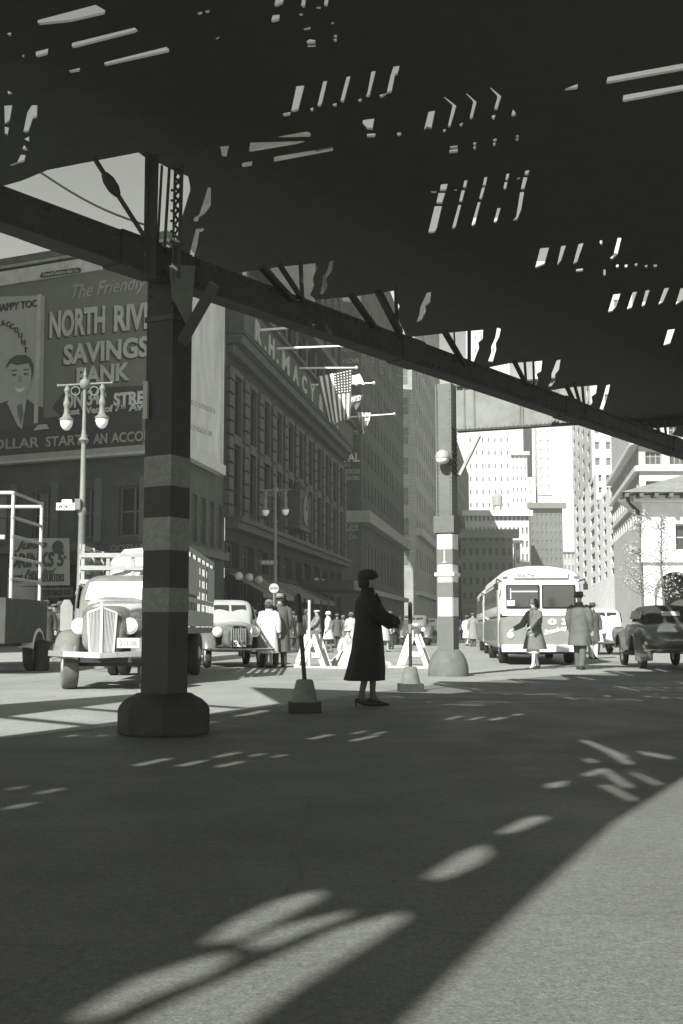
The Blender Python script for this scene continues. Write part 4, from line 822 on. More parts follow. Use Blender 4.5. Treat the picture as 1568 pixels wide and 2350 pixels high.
def arch_wall(pl, t0, t1, ctr, rad, zs, ztop):
    b_ = b6.w; N = 12
    cut = []
    for c in ctr:
        cut += [(c - rad, 0), (c - rad, zs)] + [(c - rad * math.cos(math.pi * k / N), zs + rad * math.sin(math.pi * k / N)) for k in range(1, N)] + [(c + rad, zs), (c + rad, 0)]
    prev = t0
    for c in ctr:
        b_.quad(pl.pt(prev, 0), pl.pt(c - rad, 0), pl.pt(c - rad, ztop), pl.pt(prev, ztop))
        pts = [(c - rad * math.cos(math.pi * k / N), zs + rad * math.sin(math.pi * k / N)) for k in range(N + 1)]
        for k in range(N):
            (ta, za), (tb, zb2) = pts[k], pts[k + 1]; b_.quad(pl.pt(ta, za), pl.pt(tb, zb2), pl.pt(tb, ztop), pl.pt(ta, ztop)); b_.quad(pl.pt(ta, za), pl.pt(ta, za, -.8), pl.pt(tb, zb2, -.8), pl.pt(tb, zb2))
        for t in (c - rad, c + rad): b_.quad(pl.pt(t, 0), pl.pt(t, zs), pl.pt(t, zs, -.8), pl.pt(t, 0, -.8))
        prev = c + rad
    b_.quad(pl.pt(prev, 0), pl.pt(t1, 0), pl.pt(t1, ztop), pl.pt(prev, ztop))
ca1 = PG.tz(PG.at(1552, 1350))[0]; arch_wall(PG, 0, 14, [ca1, ca1 + 3.6, ca1 + 7.2], 1.05, 2.6, 4.4)
arch_wall(PH, 0, 16, [2, 5.2, 8.4, 11.6, 14.3], 1.05, 2.6, 4.4)
b6.trim(PG, -.3, 14, 4.1, .25, .2); b6.trim(PG, -.5, 14, ze - .35, .3, .5); b6.trim(PH, 0, 16.2, ze - .35, .3, .5)
b6.finish(mat(.62, .8, .12, 2), mat(.66, .8, .1, 2))
b = MB(); o1 = 1.3
e = [PG.pt(-o1, ze, o1), PG.pt(15, ze, o1), PG.pt(15, ze, -16), PH.pt(-1, ze, o1)]; ctr_ = PG.pt(9, ze + 3.2, -7); ct2 = PG.pt(12, ze + 3.2, -7)
b.quad(e[0], e[1], ct2, ctr_); b.quad(e[1], e[2], ct2); b.quad(e[2], e[3], ctr_, ct2); b.quad(e[3], e[0], ctr_); b.quad(e[0], e[3], e[2], e[1]); b.build('hipped_roof', mat(.22, .8, .3, 3), b6.r, world=True)
b = MB()
for k in range(22): b.bar(PG.pt(-1 + k * .7, ze - .12, .1), PG.pt(-1 + k * .7, ze - .12, 1.25), .18, .2)
b.build('eave_brackets', mat(.12, .8, .3, 3), b6.r, world=True); b = MB()
for k in range(22): b.bar(PH.pt(.4 + k * .7, ze - .12, .1), PH.pt(.4 + k * .7, ze - .12, 1.2), .18, .2)
b.build('eave_brackets', mat(.12, .8, .3, 3), b6.r, world=True)
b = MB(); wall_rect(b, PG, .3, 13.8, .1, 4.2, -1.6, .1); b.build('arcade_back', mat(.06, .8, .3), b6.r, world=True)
# building across the side street, left of the view, that shades the corner
b = MB(); b.prism([(-42, 25), (-15.6, 31.5), (-16.8, 38), (-44, 38)], 0, 40); o = b.build('wall', brick_mat(.16, .2)); 
rt = thing('street_building', 'tall brick building left of the view whose shadow covers the billboard corner', 'building', (-28, 31, 0)); o.parent = rt; o.matrix_parent_inverse = rt.matrix_basis.inverted()
#PART4
# ------------------------------------------------------------------ vehicles
def ring(y, hw, z0, z1, p=3.0, n=28, x0=0, top=1.0):
    cz, hz_ = (z0 + z1) / 2, (z1 - z0) / 2; r = []
    for k in range(n):
        t = 2 * math.pi * (k + .5) / n; c, s_ = math.cos(t), math.sin(t)
        x = math.copysign(abs(c) ** (2 / p), c) * hw; z = math.copysign(abs(s_) ** (2 / p), s_) * hz_
        if z > 0: x *= 1 - (1 - top) * (z / hz_)
        r.append(Vector((x0 + x, y, cz + z)))
    return r
def wheel(root, x, y, r=.36, w_=.16, tyre=RUBBER, hub=None, dual=False, steer=0):
    hub = hub or mat(.4, .4, .1, 3)
    Rm = Matrix.Translation((x, y, r)) @ Matrix.Rotation(steer, 4, 'Z') @ Matrix.Rotation(R(90), 4, 'Y')
    b = MB()
    for o in ((-.11, .11) if dual else (0,)):
        b.lathe([(r * .6, o - w_ * .3), (r * .8, o - w_ * .5), (r * .94, o - w_ * .46), (r, o - w_ * .3), (r, o + w_ * .3), (r * .94, o + w_ * .46), (r * .8, o + w_ * .5), (r * .6, o + w_ * .3)], n=28, M=Rm)
    wh = b.build('wheel', tyre, root, smooth=45)
    s_ = 1 if x > 0 else -1; e = w_ * (.5 if not dual else 1.1)
    b = MB(); b.lathe([(r * .62, -e * .7), (r * .62, e * .7), (r * .55, e * .75), (r * .3, e * .6), (r * .28, e * .95), (r * .1, e * 1.05)], n=22, M=Rm @ Matrix.Scale(s_, 4, (0, 0, 1))); o = b.build('rim', hub, None, smooth=40); o.parent = wh
    return wh
def fender(root, x, y, r, w_, m, tail=.0, front=True, name='fender'):
    b = MB(); rings = []
    pts = []
    for k in range(9):
        a = R((12 if front else -18) + (175 if front else 205) * k / 8); pts.append((y - math.cos(a) * (r + .09) if front else y + math.cos(a) * (r + .09), r + math.sin(a) * (r + .12), 1))
    if tail: q = pts[-2]; pts = pts[:-1] + [(q[0] + (tail if front else -tail), .34, .5)]
    n = len(pts)
    for i, (yy, z, _) in enumerate(pts):
        a = pts[max(i - 1, 0)]; c = pts[min(i + 1, n - 1)]; d = Vector((0, c[0] - a[0], c[1] - a[1])).normalized(); nn = Vector((0, -d.z, d.y)); 
        if nn.z < 0 and i == n // 2: pass
        rr = []; up = Vector((0, d.z, -d.y)) * (-1 if front else 1)
        for k in range(9):
            t = math.pi * k / 8; rr.append(Vector((x + math.cos(t) * w_ / 2, yy, z)) + up * math.sin(t) * .10 * 1.0)
        for k in range(9):
            t = math.pi * (8 - k) / 8; rr.append(Vector((x + math.cos(t) * w_ / 2 * .93, yy, z)) + up * (math.sin(t) * .10 - .025))
        rings.append(rr)
    b.loft(rings); return b.build(name, m, root, smooth=50)
def headlight(root, x, y, z, r=.13, m=None):
    b = MB(); M = Matrix.Translation((x, y, z)) @ Matrix.Rotation(R(90), 4, 'X')
    b.lathe([(.02, -.22), (r * .5, -.18), (r * .9, -.06), (r, .02), (r * .96, .04)], n=20, M=M); h = b.build('headlight', m or CHROME, root, smooth=50)
    b = MB(); b.lathe([(r * .93, .035), (r * .7, .07), (r * .3, .085)], n=20, M=M); o = b.build('lens', mat(.75, .15, .03, 3), None, smooth=60); o.parent = h; return h
def plate(root, c, w_, h_, txt, m, mt, face=-1):
    b = MB(); b.box(c, (w_, .02, h_)); o = b.build('licence_plate', m, root)
    if txt:
        M = Matrix.Translation((c[0], c[1] + face * .012, c[2])) @ (Matrix.Identity(4) if face < 0 else Matrix.Rotation(math.pi, 4, 'Z')); place_letters('lettering', txt, M, w_ * .8, h_ * .55, mt, o, .02)
def sedan(label, loc, rz, v, group=None, roof=None, soft=False, ptxt='7 K 38', cat='car', name='sedan'):
    c = thing(name, label, cat, loc, rz, group); P = mat(v, .28, .12, 3, spec=.6, coat=.4); FN = P
    b = MB(); b.loft([ring(y, hw * (1.12 if soft else 1), z0, z1, p) for y, hw, z0, z1, p in [(-2.12, .2, .52, .95, 2.5), (-2.08, .28, .48, 1.0, 3), (-1.6, .36, .45, 1.06, 3), (-1.0, .48, .42, 1.10, 3.2), (-.7, .62, .38, 1.14, 3.6), (-.4, .72, .36, 1.17, 4), (.4, .77, .35, 1.17, 4), (1.1, .75, .36, 1.15, 3.6), (1.7, .66, .40, 1.08, 3), (2.1, .52, .46, .98, 2.6), (2.3, .34, .52, .86, 2.4), (2.36, .16, .6, .74, 2.2)]]); b.build('body', P, c, smooth=60)
    RM = roof or P
    secs = [(-.78, .5, 1.0, 1.2, 4), (-.66, .56, 1.0, 1.36, 4), (-.48, .6, 1.0, 1.6, 4.5), (-.2, .63, 1.0, 1.68, 5), (.5, .64, 1.0, 1.70, 5), (1.0, .6, 1.0, 1.64, 4.5), (1.35, .54, 1.0, 1.48, 4), (1.62, .46, 1.0, 1.22, 3.5), (1.75, .38, 1.0, 1.1, 3)]
    if soft: secs = [(-.7, .5, 1.0, 1.3, 4), (-.5, .6, 1.0, 1.46, 4.5), (-.2, .63, 1.0, 1.52, 4.5), (.5, .64, 1.0, 1.53, 4.5), (.9, .62, 1.0, 1.48, 4), (1.2, .6, 1.0, 1.36, 3.6), (1.4, .57, 1.0, 1.18, 3)]
    b = MB(); b.loft([ring(y, hw, z0, z1, p, top=.9) for y, hw, z0, z1, p in secs]); b.build('roof', RM, c, smooth=60)
    zt = 1.42 if soft else 1.54
    b = MB()
    for s_ in (-1, 1): b.slab([(s_ * .03, -.725, 1.20), (s_ * .43, -.70, 1.20), (s_ * .40, -.52, zt), (s_ * .03, -.54, zt)], .03)
    b.build('windscreen', GLASS, c)
    for s_ in (-1, 1):
        for y0, y1 in ((-.42, .12), (.18, .72), (.78, 1.12)):
            b = MB(); b.slab([(s_ * .655, y0, 1.19), (s_ * .655, y1, 1.19), (s_ * .61, y1 - (.12 if y0 > .7 else 0), zt - .04), (s_ * .61, y0 + (.06 if y0 < 0 else 0), zt - .02)], .03); b.build('side_window', GLASS, c)
        b = MB(); b.box((s_ * .775, .15, .8), (.015, .02, .6)); b.box((s_ * .79, .05, .98), (.03, .1, .02)); b.build('door_handle', CHROME, c)
    if not soft:
        for s_ in (-1, 1): b = MB(); b.slab([(s_ * .04, 1.53, 1.28), (s_ * .26, 1.53, 1.28), (s_ * .24, 1.38, 1.45), (s_ * .04, 1.38, 1.45)], .03); b.build('rear_window', GLASS, c)
    else:
        b = MB(); b.slab([(-.22, 1.36, 1.26), (.22, 1.36, 1.26), (.2, 1.27, 1.36), (-.2, 1.27, 1.36)], .02); b.build('rear_window', mat(.5, .3, .1), c)
    for s_ in (-1, 1):
        fender(c, s_ * .66, -1.45, .35, .34, FN, .35, True); fender(c, s_ * (.74 if soft else .70), 1.35, .35, .42 if soft else .30, FN, .3, False)
        wheel(c, s_ * .66, -1.45, .35, .15); wheel(c, s_ * .70, 1.35, .35, .15)
        b = MB(); b.box((s_ * .76, -.05, .33), (.22, 1.75, .05)); b.build('running_board', mat(.06, .7, .1), c, bevel=.01)
        headlight(c, s_ * .46, -1.75, .88)
        b = MB(); b.tube([(s_ * .72, 1.95, .62), (s_ * .72, 2.05, .62)], .045, 10); b.build('tail_lamp', mat(.15, .3, .1), c)
    b = MB(); b.m = 0
    b.loft([ring(-2.16, .17, .50, .98, 3), ring(-2.10, .25, .46, 1.02, 3)]); b.m = 1
    for k in range(9): b.box(((k - 4) * .042, -2.17, .74), (.012, .02, .44))
    b.build('grille', [mat(.06, .5, .1), CHROME], c)
    for y in (-2.34, 2.48):
        b = MB(); b.tube([(-.85, y * .965, .46), (-.5, y, .46), (.5, y, .46), (.85, y * .965, .46)], .045, 10, sq=.6)
        for x in (-.35, .35): b.bar((x, y, .46), (x, y * .9, .46), .03, .05)
        b.build('bumper', CHROME, c, smooth=50)
    plate(c, (-.45 if soft else 0, 2.46 if soft else 2.4, .78), .34, .16, ptxt, mat(.6, .5, .05), BLACK, 1); plate(c, (0, -2.36, .6), .32, .14, ptxt, mat(.6, .5, .05), BLACK, -1)
    return c
# flat-bed truck with stake sides behind the near column
tw = G(171, 1582); TX = -3.72; TY = tw.y + .1
tk_ = thing('stake_truck', 'light grey stake sided truck facing the camera behind the near column', 'truck', (TX, TY, 0), R(1.5))
TP = mat(.17, .22, .3, 3, spec=.6, coat=.35)
b = MB(); b.loft([ring(y, hw, z0, z1, p) for y, hw, z0, z1, p in [(-.62, .26, .62, 1.22, 3), (-.56, .33, .58, 1.28, 3.4), (0, .39, .56, 1.34, 3.4), (.6, .5, .55, 1.38, 3.6), (.85, .62, .55, 1.42, 4)]]); b.build('hood', TP, tk_, smooth=60)
b = MB(); b.loft([ring(y, hw, z0, z1, p, top=.93) for y, hw, z0, z1, p in [(.84, .64, .5, 1.42, 4), (.92, .70, .48, 1.52, 4.5), (1.12, .73, .48, 1.82, 5), (1.4, .75, .48, 1.88, 5), (2.1, .75, .48, 1.86, 5), (2.25, .7, .5, 1.8, 5)]]); b.build('cab', TP, tk_, smooth=50)
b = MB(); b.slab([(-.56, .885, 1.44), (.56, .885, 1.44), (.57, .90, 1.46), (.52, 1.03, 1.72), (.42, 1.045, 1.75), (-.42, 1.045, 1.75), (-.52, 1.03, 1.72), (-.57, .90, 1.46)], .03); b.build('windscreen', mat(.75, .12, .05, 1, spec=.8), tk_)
b = MB(); b.m = 0; b.slab([(-.22, -.65, 1.20), (0, -.69, 1.28), (.22, -.65, 1.20), (.18, -.65, .60), (0, -.68, .56), (-.18, -.65, .60)], .04); b.m = 1
for k in range(-9, 10):
    x = k * .0225; b.bar((x * .82, -.675 - .03 * (1 - abs(k) / 9), .60), (x, -.67 - .035 * (1 - abs(k) / 9), 1.27 - abs(k) * .008), .009, .02)
b.bar((0, -.72, .55), (0, -.72, 1.36), .045, .04); b.bar((-.225, -.67, 1.20), (-.185, -.67, .6), .025, .03); b.bar((.225, -.67, 1.20), (.185, -.67, .6), .025, .03); b.bar((-.225, -.67, 1.20), (0, -.71, 1.29), .025, .03); b.bar((.225, -.67, 1.20), (0, -.71, 1.29), .025, .03)
b.build('grille', [mat(.12, .5, .1), mat(.6, .3, .05, metal=.6)], tk_)
for s_ in (-1, 1):
    fender(tk_, s_ * .60, .0, .37, .40, TP, .35, True); wheel(tk_, s_ * .62, .0, .37, .25, mat(.10, .85, .2, 6), steer=R(16) if s_ < 0 else R(16)); wheel(tk_, s_ * .72, 5.5, .46, .2, dual=True)
    headlight(tk_, s_ * .39, -.42, 1.0, .135, mat(.6, .25, .05, metal=.8))
    b = MB(); b.slab([(s_ * .755, 1.1, 1.3), (s_ * .755, 1.8, 1.3), (s_ * .72, 1.78, 1.7), (s_ * .72, 1.15, 1.7)], .02); b.build('side_window', GLASS, tk_)
    b = MB(); b.box((s_ * .7, 1.2, .42), (.3, 1.4, .06)); b.build('running_board', BLACK, tk_)
b = MB(); b.loft([[Vector((x, y_ - .55, z)) for y_, z in ((0, .50), (-.04, .50), (-.06, .56), (-.04, .64), (0, .64))] for x, y_ in ()]) if False else None
b = MB(); pts = [(-.86, -.42, .58), (-.6, -.62, .57), (-.25, -.74, .56), (0, -.78, .55), (.25, -.74, .56), (.6, -.62, .57), (.86, -.42, .58)]
for i in range(6): b.bar(pts[i], pts[i + 1], .035, .085)
b.build('bumper', mat(.85, .12, .02, metal=1.0), tk_, smooth=30)
plate(tk_, (.42, -.76, .74), .34, .15, '211-06', mat(.7, .5, .05), mat(.3, .5, .05)); 
b = MB(); b.box((-.35, 3.0, .6), (.1, 5.6, .16)); b.box((.35, 3.0, .6), (.1, 5.6, .16)); b.box((0, 5.5, .46), (1.6, .12, .12)); b.box((0, .02, .4), (1.1, .08, .08)); b.box((0, -.3, .5), (1.2, .2, .14)); b.build('chassis', BLACK, tk_)
WD = mat(.32, .85, .3, 5, stretch=(1, 8, 8)); y0, y1, hw, zb, zt = 2.35, 8.4, .94, .98, 2.48
b = MB(); b.box((0, (y0 + y1) / 2, zb - .06), (hw * 2, y1 - y0, .12)); b.build('bed', mat(.16, .85, .3, 4), tk_)
for s_ in (-1, 1):
    b = MB()
    for i in range(7): yy = y0 + .05 + (y1 - y0 - .1) * i / 6; b.box((s_ * (hw - .03), yy, (zb + zt) / 2), (.06, .07, zt - zb))
    for z, h_ in ((1.15, .3), (1.5, .09), (1.75, .09), (2.0, .09), (2.25, .09), (2.44, .09)): b.box((s_ * (hw + .015), (y0 + y1) / 2, z), (.03, y1 - y0, h_))
    for ya, yb_, za, zb2 in ((y0 + .1, y0 + 2.2, 1.6, 2.2), (y1 - 1.9, y1 - .2, 1.55, 2.3)): b.box((s_ * (hw + .045), (ya + yb_) / 2, (za + zb2) / 2), (.02, yb_ - ya, zb2 - za))
    b.build('stake_side', WD, tk_)
b = MB()
for x in (-.9, -.45, 0, .45, .9): b.box((x, y0, (zb + zt - .2) / 2), (.06, .05, zt - .2 - zb))
for z in (1.3, 1.55, 1.8, 2.05, 2.28): b.box((0, y0 - .035, z), (hw * 2, .03, .08))
b.build('front_rack', WD, tk_)
def lump(name, c, d, m, root, seed=0, amp=.18, sub=3):
    bm = bmesh.new(); bmesh.ops.create_icosphere(bm, subdivisions=sub, radius=1)
    for v in bm.verts:
        q = v.co.copy(); f = 1 + amp * noise.noise(q * 1.6 + Vector((seed, 0, 0))) * 2 + amp * .5 * noise.noise(q * 4 + Vector((0, seed, 0))); v.co = Vector((q.x * d[0] * f, q.y * d[1] * f, max(q.z, -.6) * d[2] * f)) + Vector(c)
    me = bpy.data.meshes.new(name); bm.to_mesh(me); bm.free(); me.polygons.foreach_set('use_smooth', [True] * len(me.polygons)); me.materials.append(m)
    o = bpy.data.objects.new(name, me); sc.collection.objects.link(o)
    if root: o.parent = root
    return o
cs_ = thing('canvas_bundle', 'rumpled pale canvas bundle piled high behind the truck cab', 'canvas', (TX + .0, TY + 3.1, 1.7), 0)
lump('canvas', (0.05, 0, .35), (.78, .5, .42), mat(.55, .9, .2, 4, bump=.5), cs_, 3, .16)
# tall rack truck at the left edge
rkx = -7.95; rk = thing('rack_truck', 'tall open rack truck with white uprights at the left edge', 'truck', (rkx, 24.6, 0), R(-1))
RW = mat(.5, .6, .15, 3)
b = MB(); b.box((0, 1.2, 1.12), (2.06, 3.2, .95)); b.box((0, 1.2, .62), (1.6, 3.0, .1)); b.build('body', mat(.055, .8, .3, 4), rk, bevel=.03)
for s_ in (-1, 1):
    for yy in (.0, 2.2): b = MB(); b.tube([(s_ * 1.0, yy, 1.55), (s_ * 1.0, yy, 3.85)], .038, 10); b.build('upright', RW, rk, smooth=50)
    for z in (2.0, 2.45, 2.9, 3.3, 3.82): b = MB(); b.tube([(s_ * 1.0, -.05, z), (s_ * 1.0, 2.25, z + .0)], .035, 8); b.build('rail', mat(.3, .7, .2), rk, smooth=50)
for yy, zz_ in ((.0, 3.82), (2.2, 3.75)): b = MB(); b.tube([(-1.0, yy, zz_), (1.0, yy, zz_)], .04, 8); b.build('rail', RW, rk, smooth=50)
for s_ in (-1, 1):
    wheel(rk, s_ * .88, 2.1, .4, .22, steer=0); fender(rk, s_ * .88, 2.1, .4, .36, mat(.6, .5, .1), 0, True)
b = MB(); b.tube([(.55, .3, 1.6), (.55, .3, 2.9)], .05, 8); b.tube([(.55, .3, 2.9), (.75, .3, 2.9)], .05, 8); b.build('post', mat(.6, .6, .1), rk, smooth=40)
# taxi and cars
sedan('pale grey taxi half hidden behind the rear of the stake truck', (-2.95, 30.2, 0), R(13), .13, roof=mat(.35, .4, .1), ptxt='O 4 19')
cv = G(1452, 1539); sedan('large dark convertible with a folded looking black top seen from behind at right', (8.0, cv.y + 2.6, 0), R(180 - 4), .085, roof=mat(.03, .85, .3, 5), soft=True, ptxt='', name='convertible')
sedan('white sedan facing the camera between the hatted man and the convertible', (9.75, 44, 0), R(4), .8, name='sedan')
sedan('distant dark sedan with a pale roof framed between the stanchion and far column', (6.6, 88, 0), R(-4), .08, roof=mat(.7, .5, .1), name='sedan')
sedan('far grey sedan low behind the right barricade', (4.2, 66, 0), R(-6), .15, name='sedan')
sedan('distant black sedan beyond the second bus, hard against the far column', (9.6, 100, 0), R(-6), .05, name='sedan')
# buses
def bus(label, loc, rz, txt):
    B0 = thing('bus', label, 'bus', loc, rz); Wt = mat(.78, .35, .06, 3, spec=.5, coat=.2); Gy = mat(.20, .4, .12, 3, spec=.5, coat=.2)
    Lb = 9.6; hw = 1.08
    b = MB(); b.loft([ring(y, h_, .36, 1.30, 7) for y, h_ in ((-.02, .98), (.08, 1.05), (.3, hw), (Lb - .3, hw), (Lb, .98))]); b.build('lower_body', Gy, B0, smooth=50)
    b = MB(); b.loft([ring(y, h_, 1.27, 2.28, 9, top=.97) for y, h_ in ((.02, .98), (.1, 1.05), (.32, hw), (Lb - .3, hw), (Lb - .02, .98))]); b.build('upper_body', Wt, B0, smooth=50)
    b = MB(); rr = []
    for y, h_, z in ((.04, .95, 2.36), (.06, 1.02, 2.5), (.25, 1.06, 2.58), (.9, 1.07, 2.64), (Lb - .8, 1.07, 2.64), (Lb - .1, 1.0, 2.5)):
        r_i = []
        for k in range(17): t = math.pi * k / 16; r_i.append(Vector((math.cos(t) * h_, y + (.0), 2.2 + (abs(math.sin(t)) ** .72) * (z - 2.2))))
        rr.append(r_i)
    b.loft(rr, cap=True, closed=True); b.build('roof', Wt, B0, smooth=50)
    b = MB(); b.box((0, -.02, 1.36), (2.0, .04, .14)); b.box((0, -.035, 1.44), (2.02, .03, .02)); b.build('belt', Wt, B0, bevel=.008)
    b = MB(); b.box((0, -.05, .44), (2.06, .1, .19)); b.build('bumper', mat(.75, .3, .05), B0, bevel=.03)
    for x0, x1 in ((-.9, -.03), (.03, .9)):
        w_ = MB(); w_.m = 0; w_.box(((x0 + x1) / 2, -.005, 1.79), (x1 - x0, .06, .62)); w_.m = 1; w_.box(((x0 + x1) / 2, -.022, 1.79), (x1 - x0 - .06, .06, .56)); w_.build('windscreen', [BLACK, GLASS], B0, bevel=.01)
    b = MB(); b.bar((-.78, -.065, 1.92), (-.08, -.065, 1.92), .02, .03); b.bar((-.78, -.065, 2.0), (-.78, -.065, 1.72), .02, .02); b.build('wiper_rail', mat(.7, .5, .05), B0)
    b = MB(); b.box((-.78, -.07, 1.62), (.2, .02, .14)); b.build('route_card', mat(.7, .6, .05), B0)
    b = MB(); b.m = 0; b.box((.02, .0, 2.34), (1.42, .06, .17)); b.m = 1; b.box((.02, -.012, 2.34), (1.38, .05, .13)); o = b.build('route_sign', [mat(.15, .5, .1), mat(.6, .4, .1)], B0)
    if txt: place_letters('lettering', txt, Matrix.Translation((-.38, -.04, 2.34)), .42, .08, mat(.1, .6, .1), o, .01)
    for x in (-.98, .98):
        for z in (2.31, 2.35): b = MB(); b.box((x * .95, -.01, z), (.14, .05, .012)); b.build('vent_slot', mat(.15, .6, .1), B0)
    place_letters('number', '1 0 3', Matrix.Translation((.32, -.028, 1.13)), .8, .16, mat(.72, .5, .05), B0, .04)
    place_letters('lettering', 'Broadway', Matrix.Translation((.38, -.028, .90)) @ Matrix.Rotation(R(-14), 4, 'Y'), .62, .17, mat(.72, .5, .05), B0, .015, .4)
    for s_ in (-1, 1):
        for k in range(8):
            b = MB(); b.box((s_ * 1.055, 1.6 + k * .98, 1.82), (.05, .78, .55)); b.build('side_window', GLASS, B0, bevel=.01)
        b = MB(); b.box((s_ * 1.06, .75, 1.3), (.06, .62, 1.65)); b.build('door', mat(.35, .5, .1), B0, bevel=.01)
        wheel(B0, s_ * .9, 1.7, .44, .24); wheel(B0, s_ * .9, 7.3, .44, .24)
        b = MB(); b.lathe([(.09, 0), (.085, .03), (.03, .05)], (0, 0, 0), 16, Matrix.Translation((s_ * .8, -.02, .78)) @ Matrix.Rotation(R(90), 4, 'X')); b.build('headlight', mat(.7, .2, .05), B0, smooth=50)
        b = MB(); b.tube([(s_ * 1.02, .05, 2.2), (s_ * 1.14, -.1, 2.24), (s_ * 1.16, -.1, 2.1)], .02, 6); b.box((s_ * 1.16, -.1, 2.04), (.12, .03, .16)); b.build('mirror', BLACK, B0)
    b = MB(); b.box((0, 4.8, .38), (1.9, 8.6, .2)); b.build('chassis', BLACK, B0)
    return B0
bus('two tone pale city bus facing the camera behind the strolling woman', (5.22, 30.7, 0), R(-4.5), 'SOUTH')
bus('second pale city bus, mostly hidden, queued right behind the first one', (6.3, 43.0, 0), R(-5), '')
# ------------------------------------------------------------------ people
def person(label, loc, rz, h=1.72, coat=.1, hem=.42, flare=1.0, hat='brim', hv=.05, legs='bare', lv=.35, arms=None, stride=.0, skin=.36, group=None, bulk=1.0, hair=.04, belt=False, scarf=None, open_=None, crouch=0, fingers=True, shoe=.03, muff=False, sv=.10):
    s = h / 1.75; root = thing('person', label, 'person', loc, rz, group)
    V = []; E = []; RR = []
    def nv(p, r, par=None):
        V.append(Vector(p) * s); RR.append((r[0] * s, r[1] * s) if hasattr(r, '__len__') else (r * s, r * s))
        if par is not None: E.append((par, len(V) - 1))
        return len(V) - 1
    pel = nv((0, 0, .95), (.15, .11)); ab = nv((0, 0, 1.12), (.13, .10), pel); chs = nv((0, .005, 1.30), (.155, .11), ab); nb_ = nv((0, .01, 1.44), (.07, .065), chs)
    nk = nv((0, -.005, 1.50), (.05, .055), nb_); jw = nv((0, -.03, 1.56), (.055, .07), nk); hd = nv((0, -.015, 1.63), (.072, .09), jw); tp = nv((0, .0, 1.70), (.06, .075), hd)
    arms = arms or [((.25, .02, 1.16), (.25, -.06, .92)), ((-.25, .02, 1.16), (-.25, -.06, .92))]
    ends = []
    for i, (el_, wr) in enumerate(arms):
        sd = 1 if i == 0 else -1; sh = nv((sd * .17, .01, 1.40), .06, chs); e_ = nv(el_, .043, sh); w_ = nv(wr, .027, e_)
        d = (Vector(wr) - Vector(el_)).normalized(); side = d.cross(Vector((sd, 0, .3))).normalized(); sid = d.cross(side).normalized()
        pm = Vector(wr) + d * .05; p_ = nv(pm, (.03, .018), w_); ends.append((Vector(wr) * s, d))
        if fingers:
            for k, L in enumerate((.065, .075, .07, .055)):
                o_ = sid * (k - 1.5) * .019; a1 = nv(pm + d * .045 + o_, .0095, p_); a2 = nv(pm + d * (.045 + L * .5) + o_ + side * .008, .0085, a1); nv(pm + d * (.045 + L * .85) + o_ + side * .026, .007, a2)
            t1 = nv(pm + sid * -.035 + d * .005 + side * .012, .0105, p_); nv(pm + sid * -.05 + d * .04 + side * .022, .008, t1)
    for sd in (1, -1):
        st = stride * sd; hp = nv((sd * .09, 0, .90), .085, pel)
        if crouch: kn = nv((sd * .13, -.36, .52), .06, hp); an = nv((sd * .11, -.05, .10), .042, kn)
        else: kn = nv((sd * .085, -.03 + st * .45 * -1 , .50), .058, hp); an = nv((sd * .08, .02 - st, .09 + max(0, -st) * .12), .036, kn)
        a_ = V[an] / s; nv((a_.x, a_.y + .03, .045), .034, an); ft = nv((a_.x + sd * .01, a_.y - .10, .035), (.038, .028), an); nv((a_.x + sd * .015, a_.y - .17, .028), (.034, .02), ft)
    me = bpy.data.meshes.new('body'); me.from_pydata([tuple(v) for v in V], E, []); ob = bpy.data.objects.new('body', me); sc.collection.objects.link(ob)
    md = ob.modifiers.new('skin', 'SKIN'); md.use_smooth_shade = True
    for i, r in enumerate(RR): me.skin_vertices[0].data[i].radius = r
    me.skin_vertices[0].data[0].use_root = True
    sb_ = ob.modifiers.new('sub', 'SUBSURF'); sb_.levels = 1; sb_.render_levels = 1
    bpy.context.view_layer.update(); nm = bpy.data.meshes.new_from_object(ob.evaluated_get(bpy.context.evaluated_depsgraph_get())); bpy.data.objects.remove(ob)
    if crouch:
        pass
    for v in nm.vertices:      # nose and chin
        c = v.co / s
        if c.y < -.06 and c.z > 1.5: v.co.y -= s * (.03 * math.exp(-((c.z - 1.60) / .018) ** 2 - (c.x / .016) ** 2) + .012 * math.exp(-((c.z - 1.535) / .02) ** 2 - (c.x / .02) ** 2))
    nm.materials.clear(); nm.materials.append(mat(skin, .6, .1, 6)); body = bpy.data.objects.new('body', nm); sc.collection.objects.link(body); body.parent = root
    nm.polygons.foreach_set('use_smooth', [True] * len(nm.polygons))
    if crouch: body.location.z = -.0
    for sd in (-1, 1): b = MB(); b.lathe([(.002, -.007), (.008, -.003), (.008, .003), (.002, .007)], (sd * .028 * s, -.098 * s, 1.625 * s), n=8); b.build('eye', BLACK, root)
    b = MB(); b.box((0, -.103 * s, 1.572 * s), (.04 * s, .012 * s, .009 * s)); b.build('mouth', mat(.14, .6, .05), root)
    # coat
    N = 28; rings = []; k_ = random.random() * 6
    prof = [(1.475, .07, .065, 0), (1.455, .12, .085, 0), (1.42, .19 * bulk, .115, 0), (1.36, .215 * bulk, .135 * bulk, .0), (1.25, .205 * bulk, .15 * bulk, .0), (1.08, .19 * bulk, .145 * bulk, .0), (.95, .205 * bulk, .16 * bulk, .0)]
    nz_ = 7
    for k in range(1, nz_ + 1): t = k / nz_; prof.append((.95 + (hem - .95) * t, (.205 + .065 * flare * t) * bulk, (.16 + .075 * flare * t) * bulk, .05 * t * t if muff else 0))
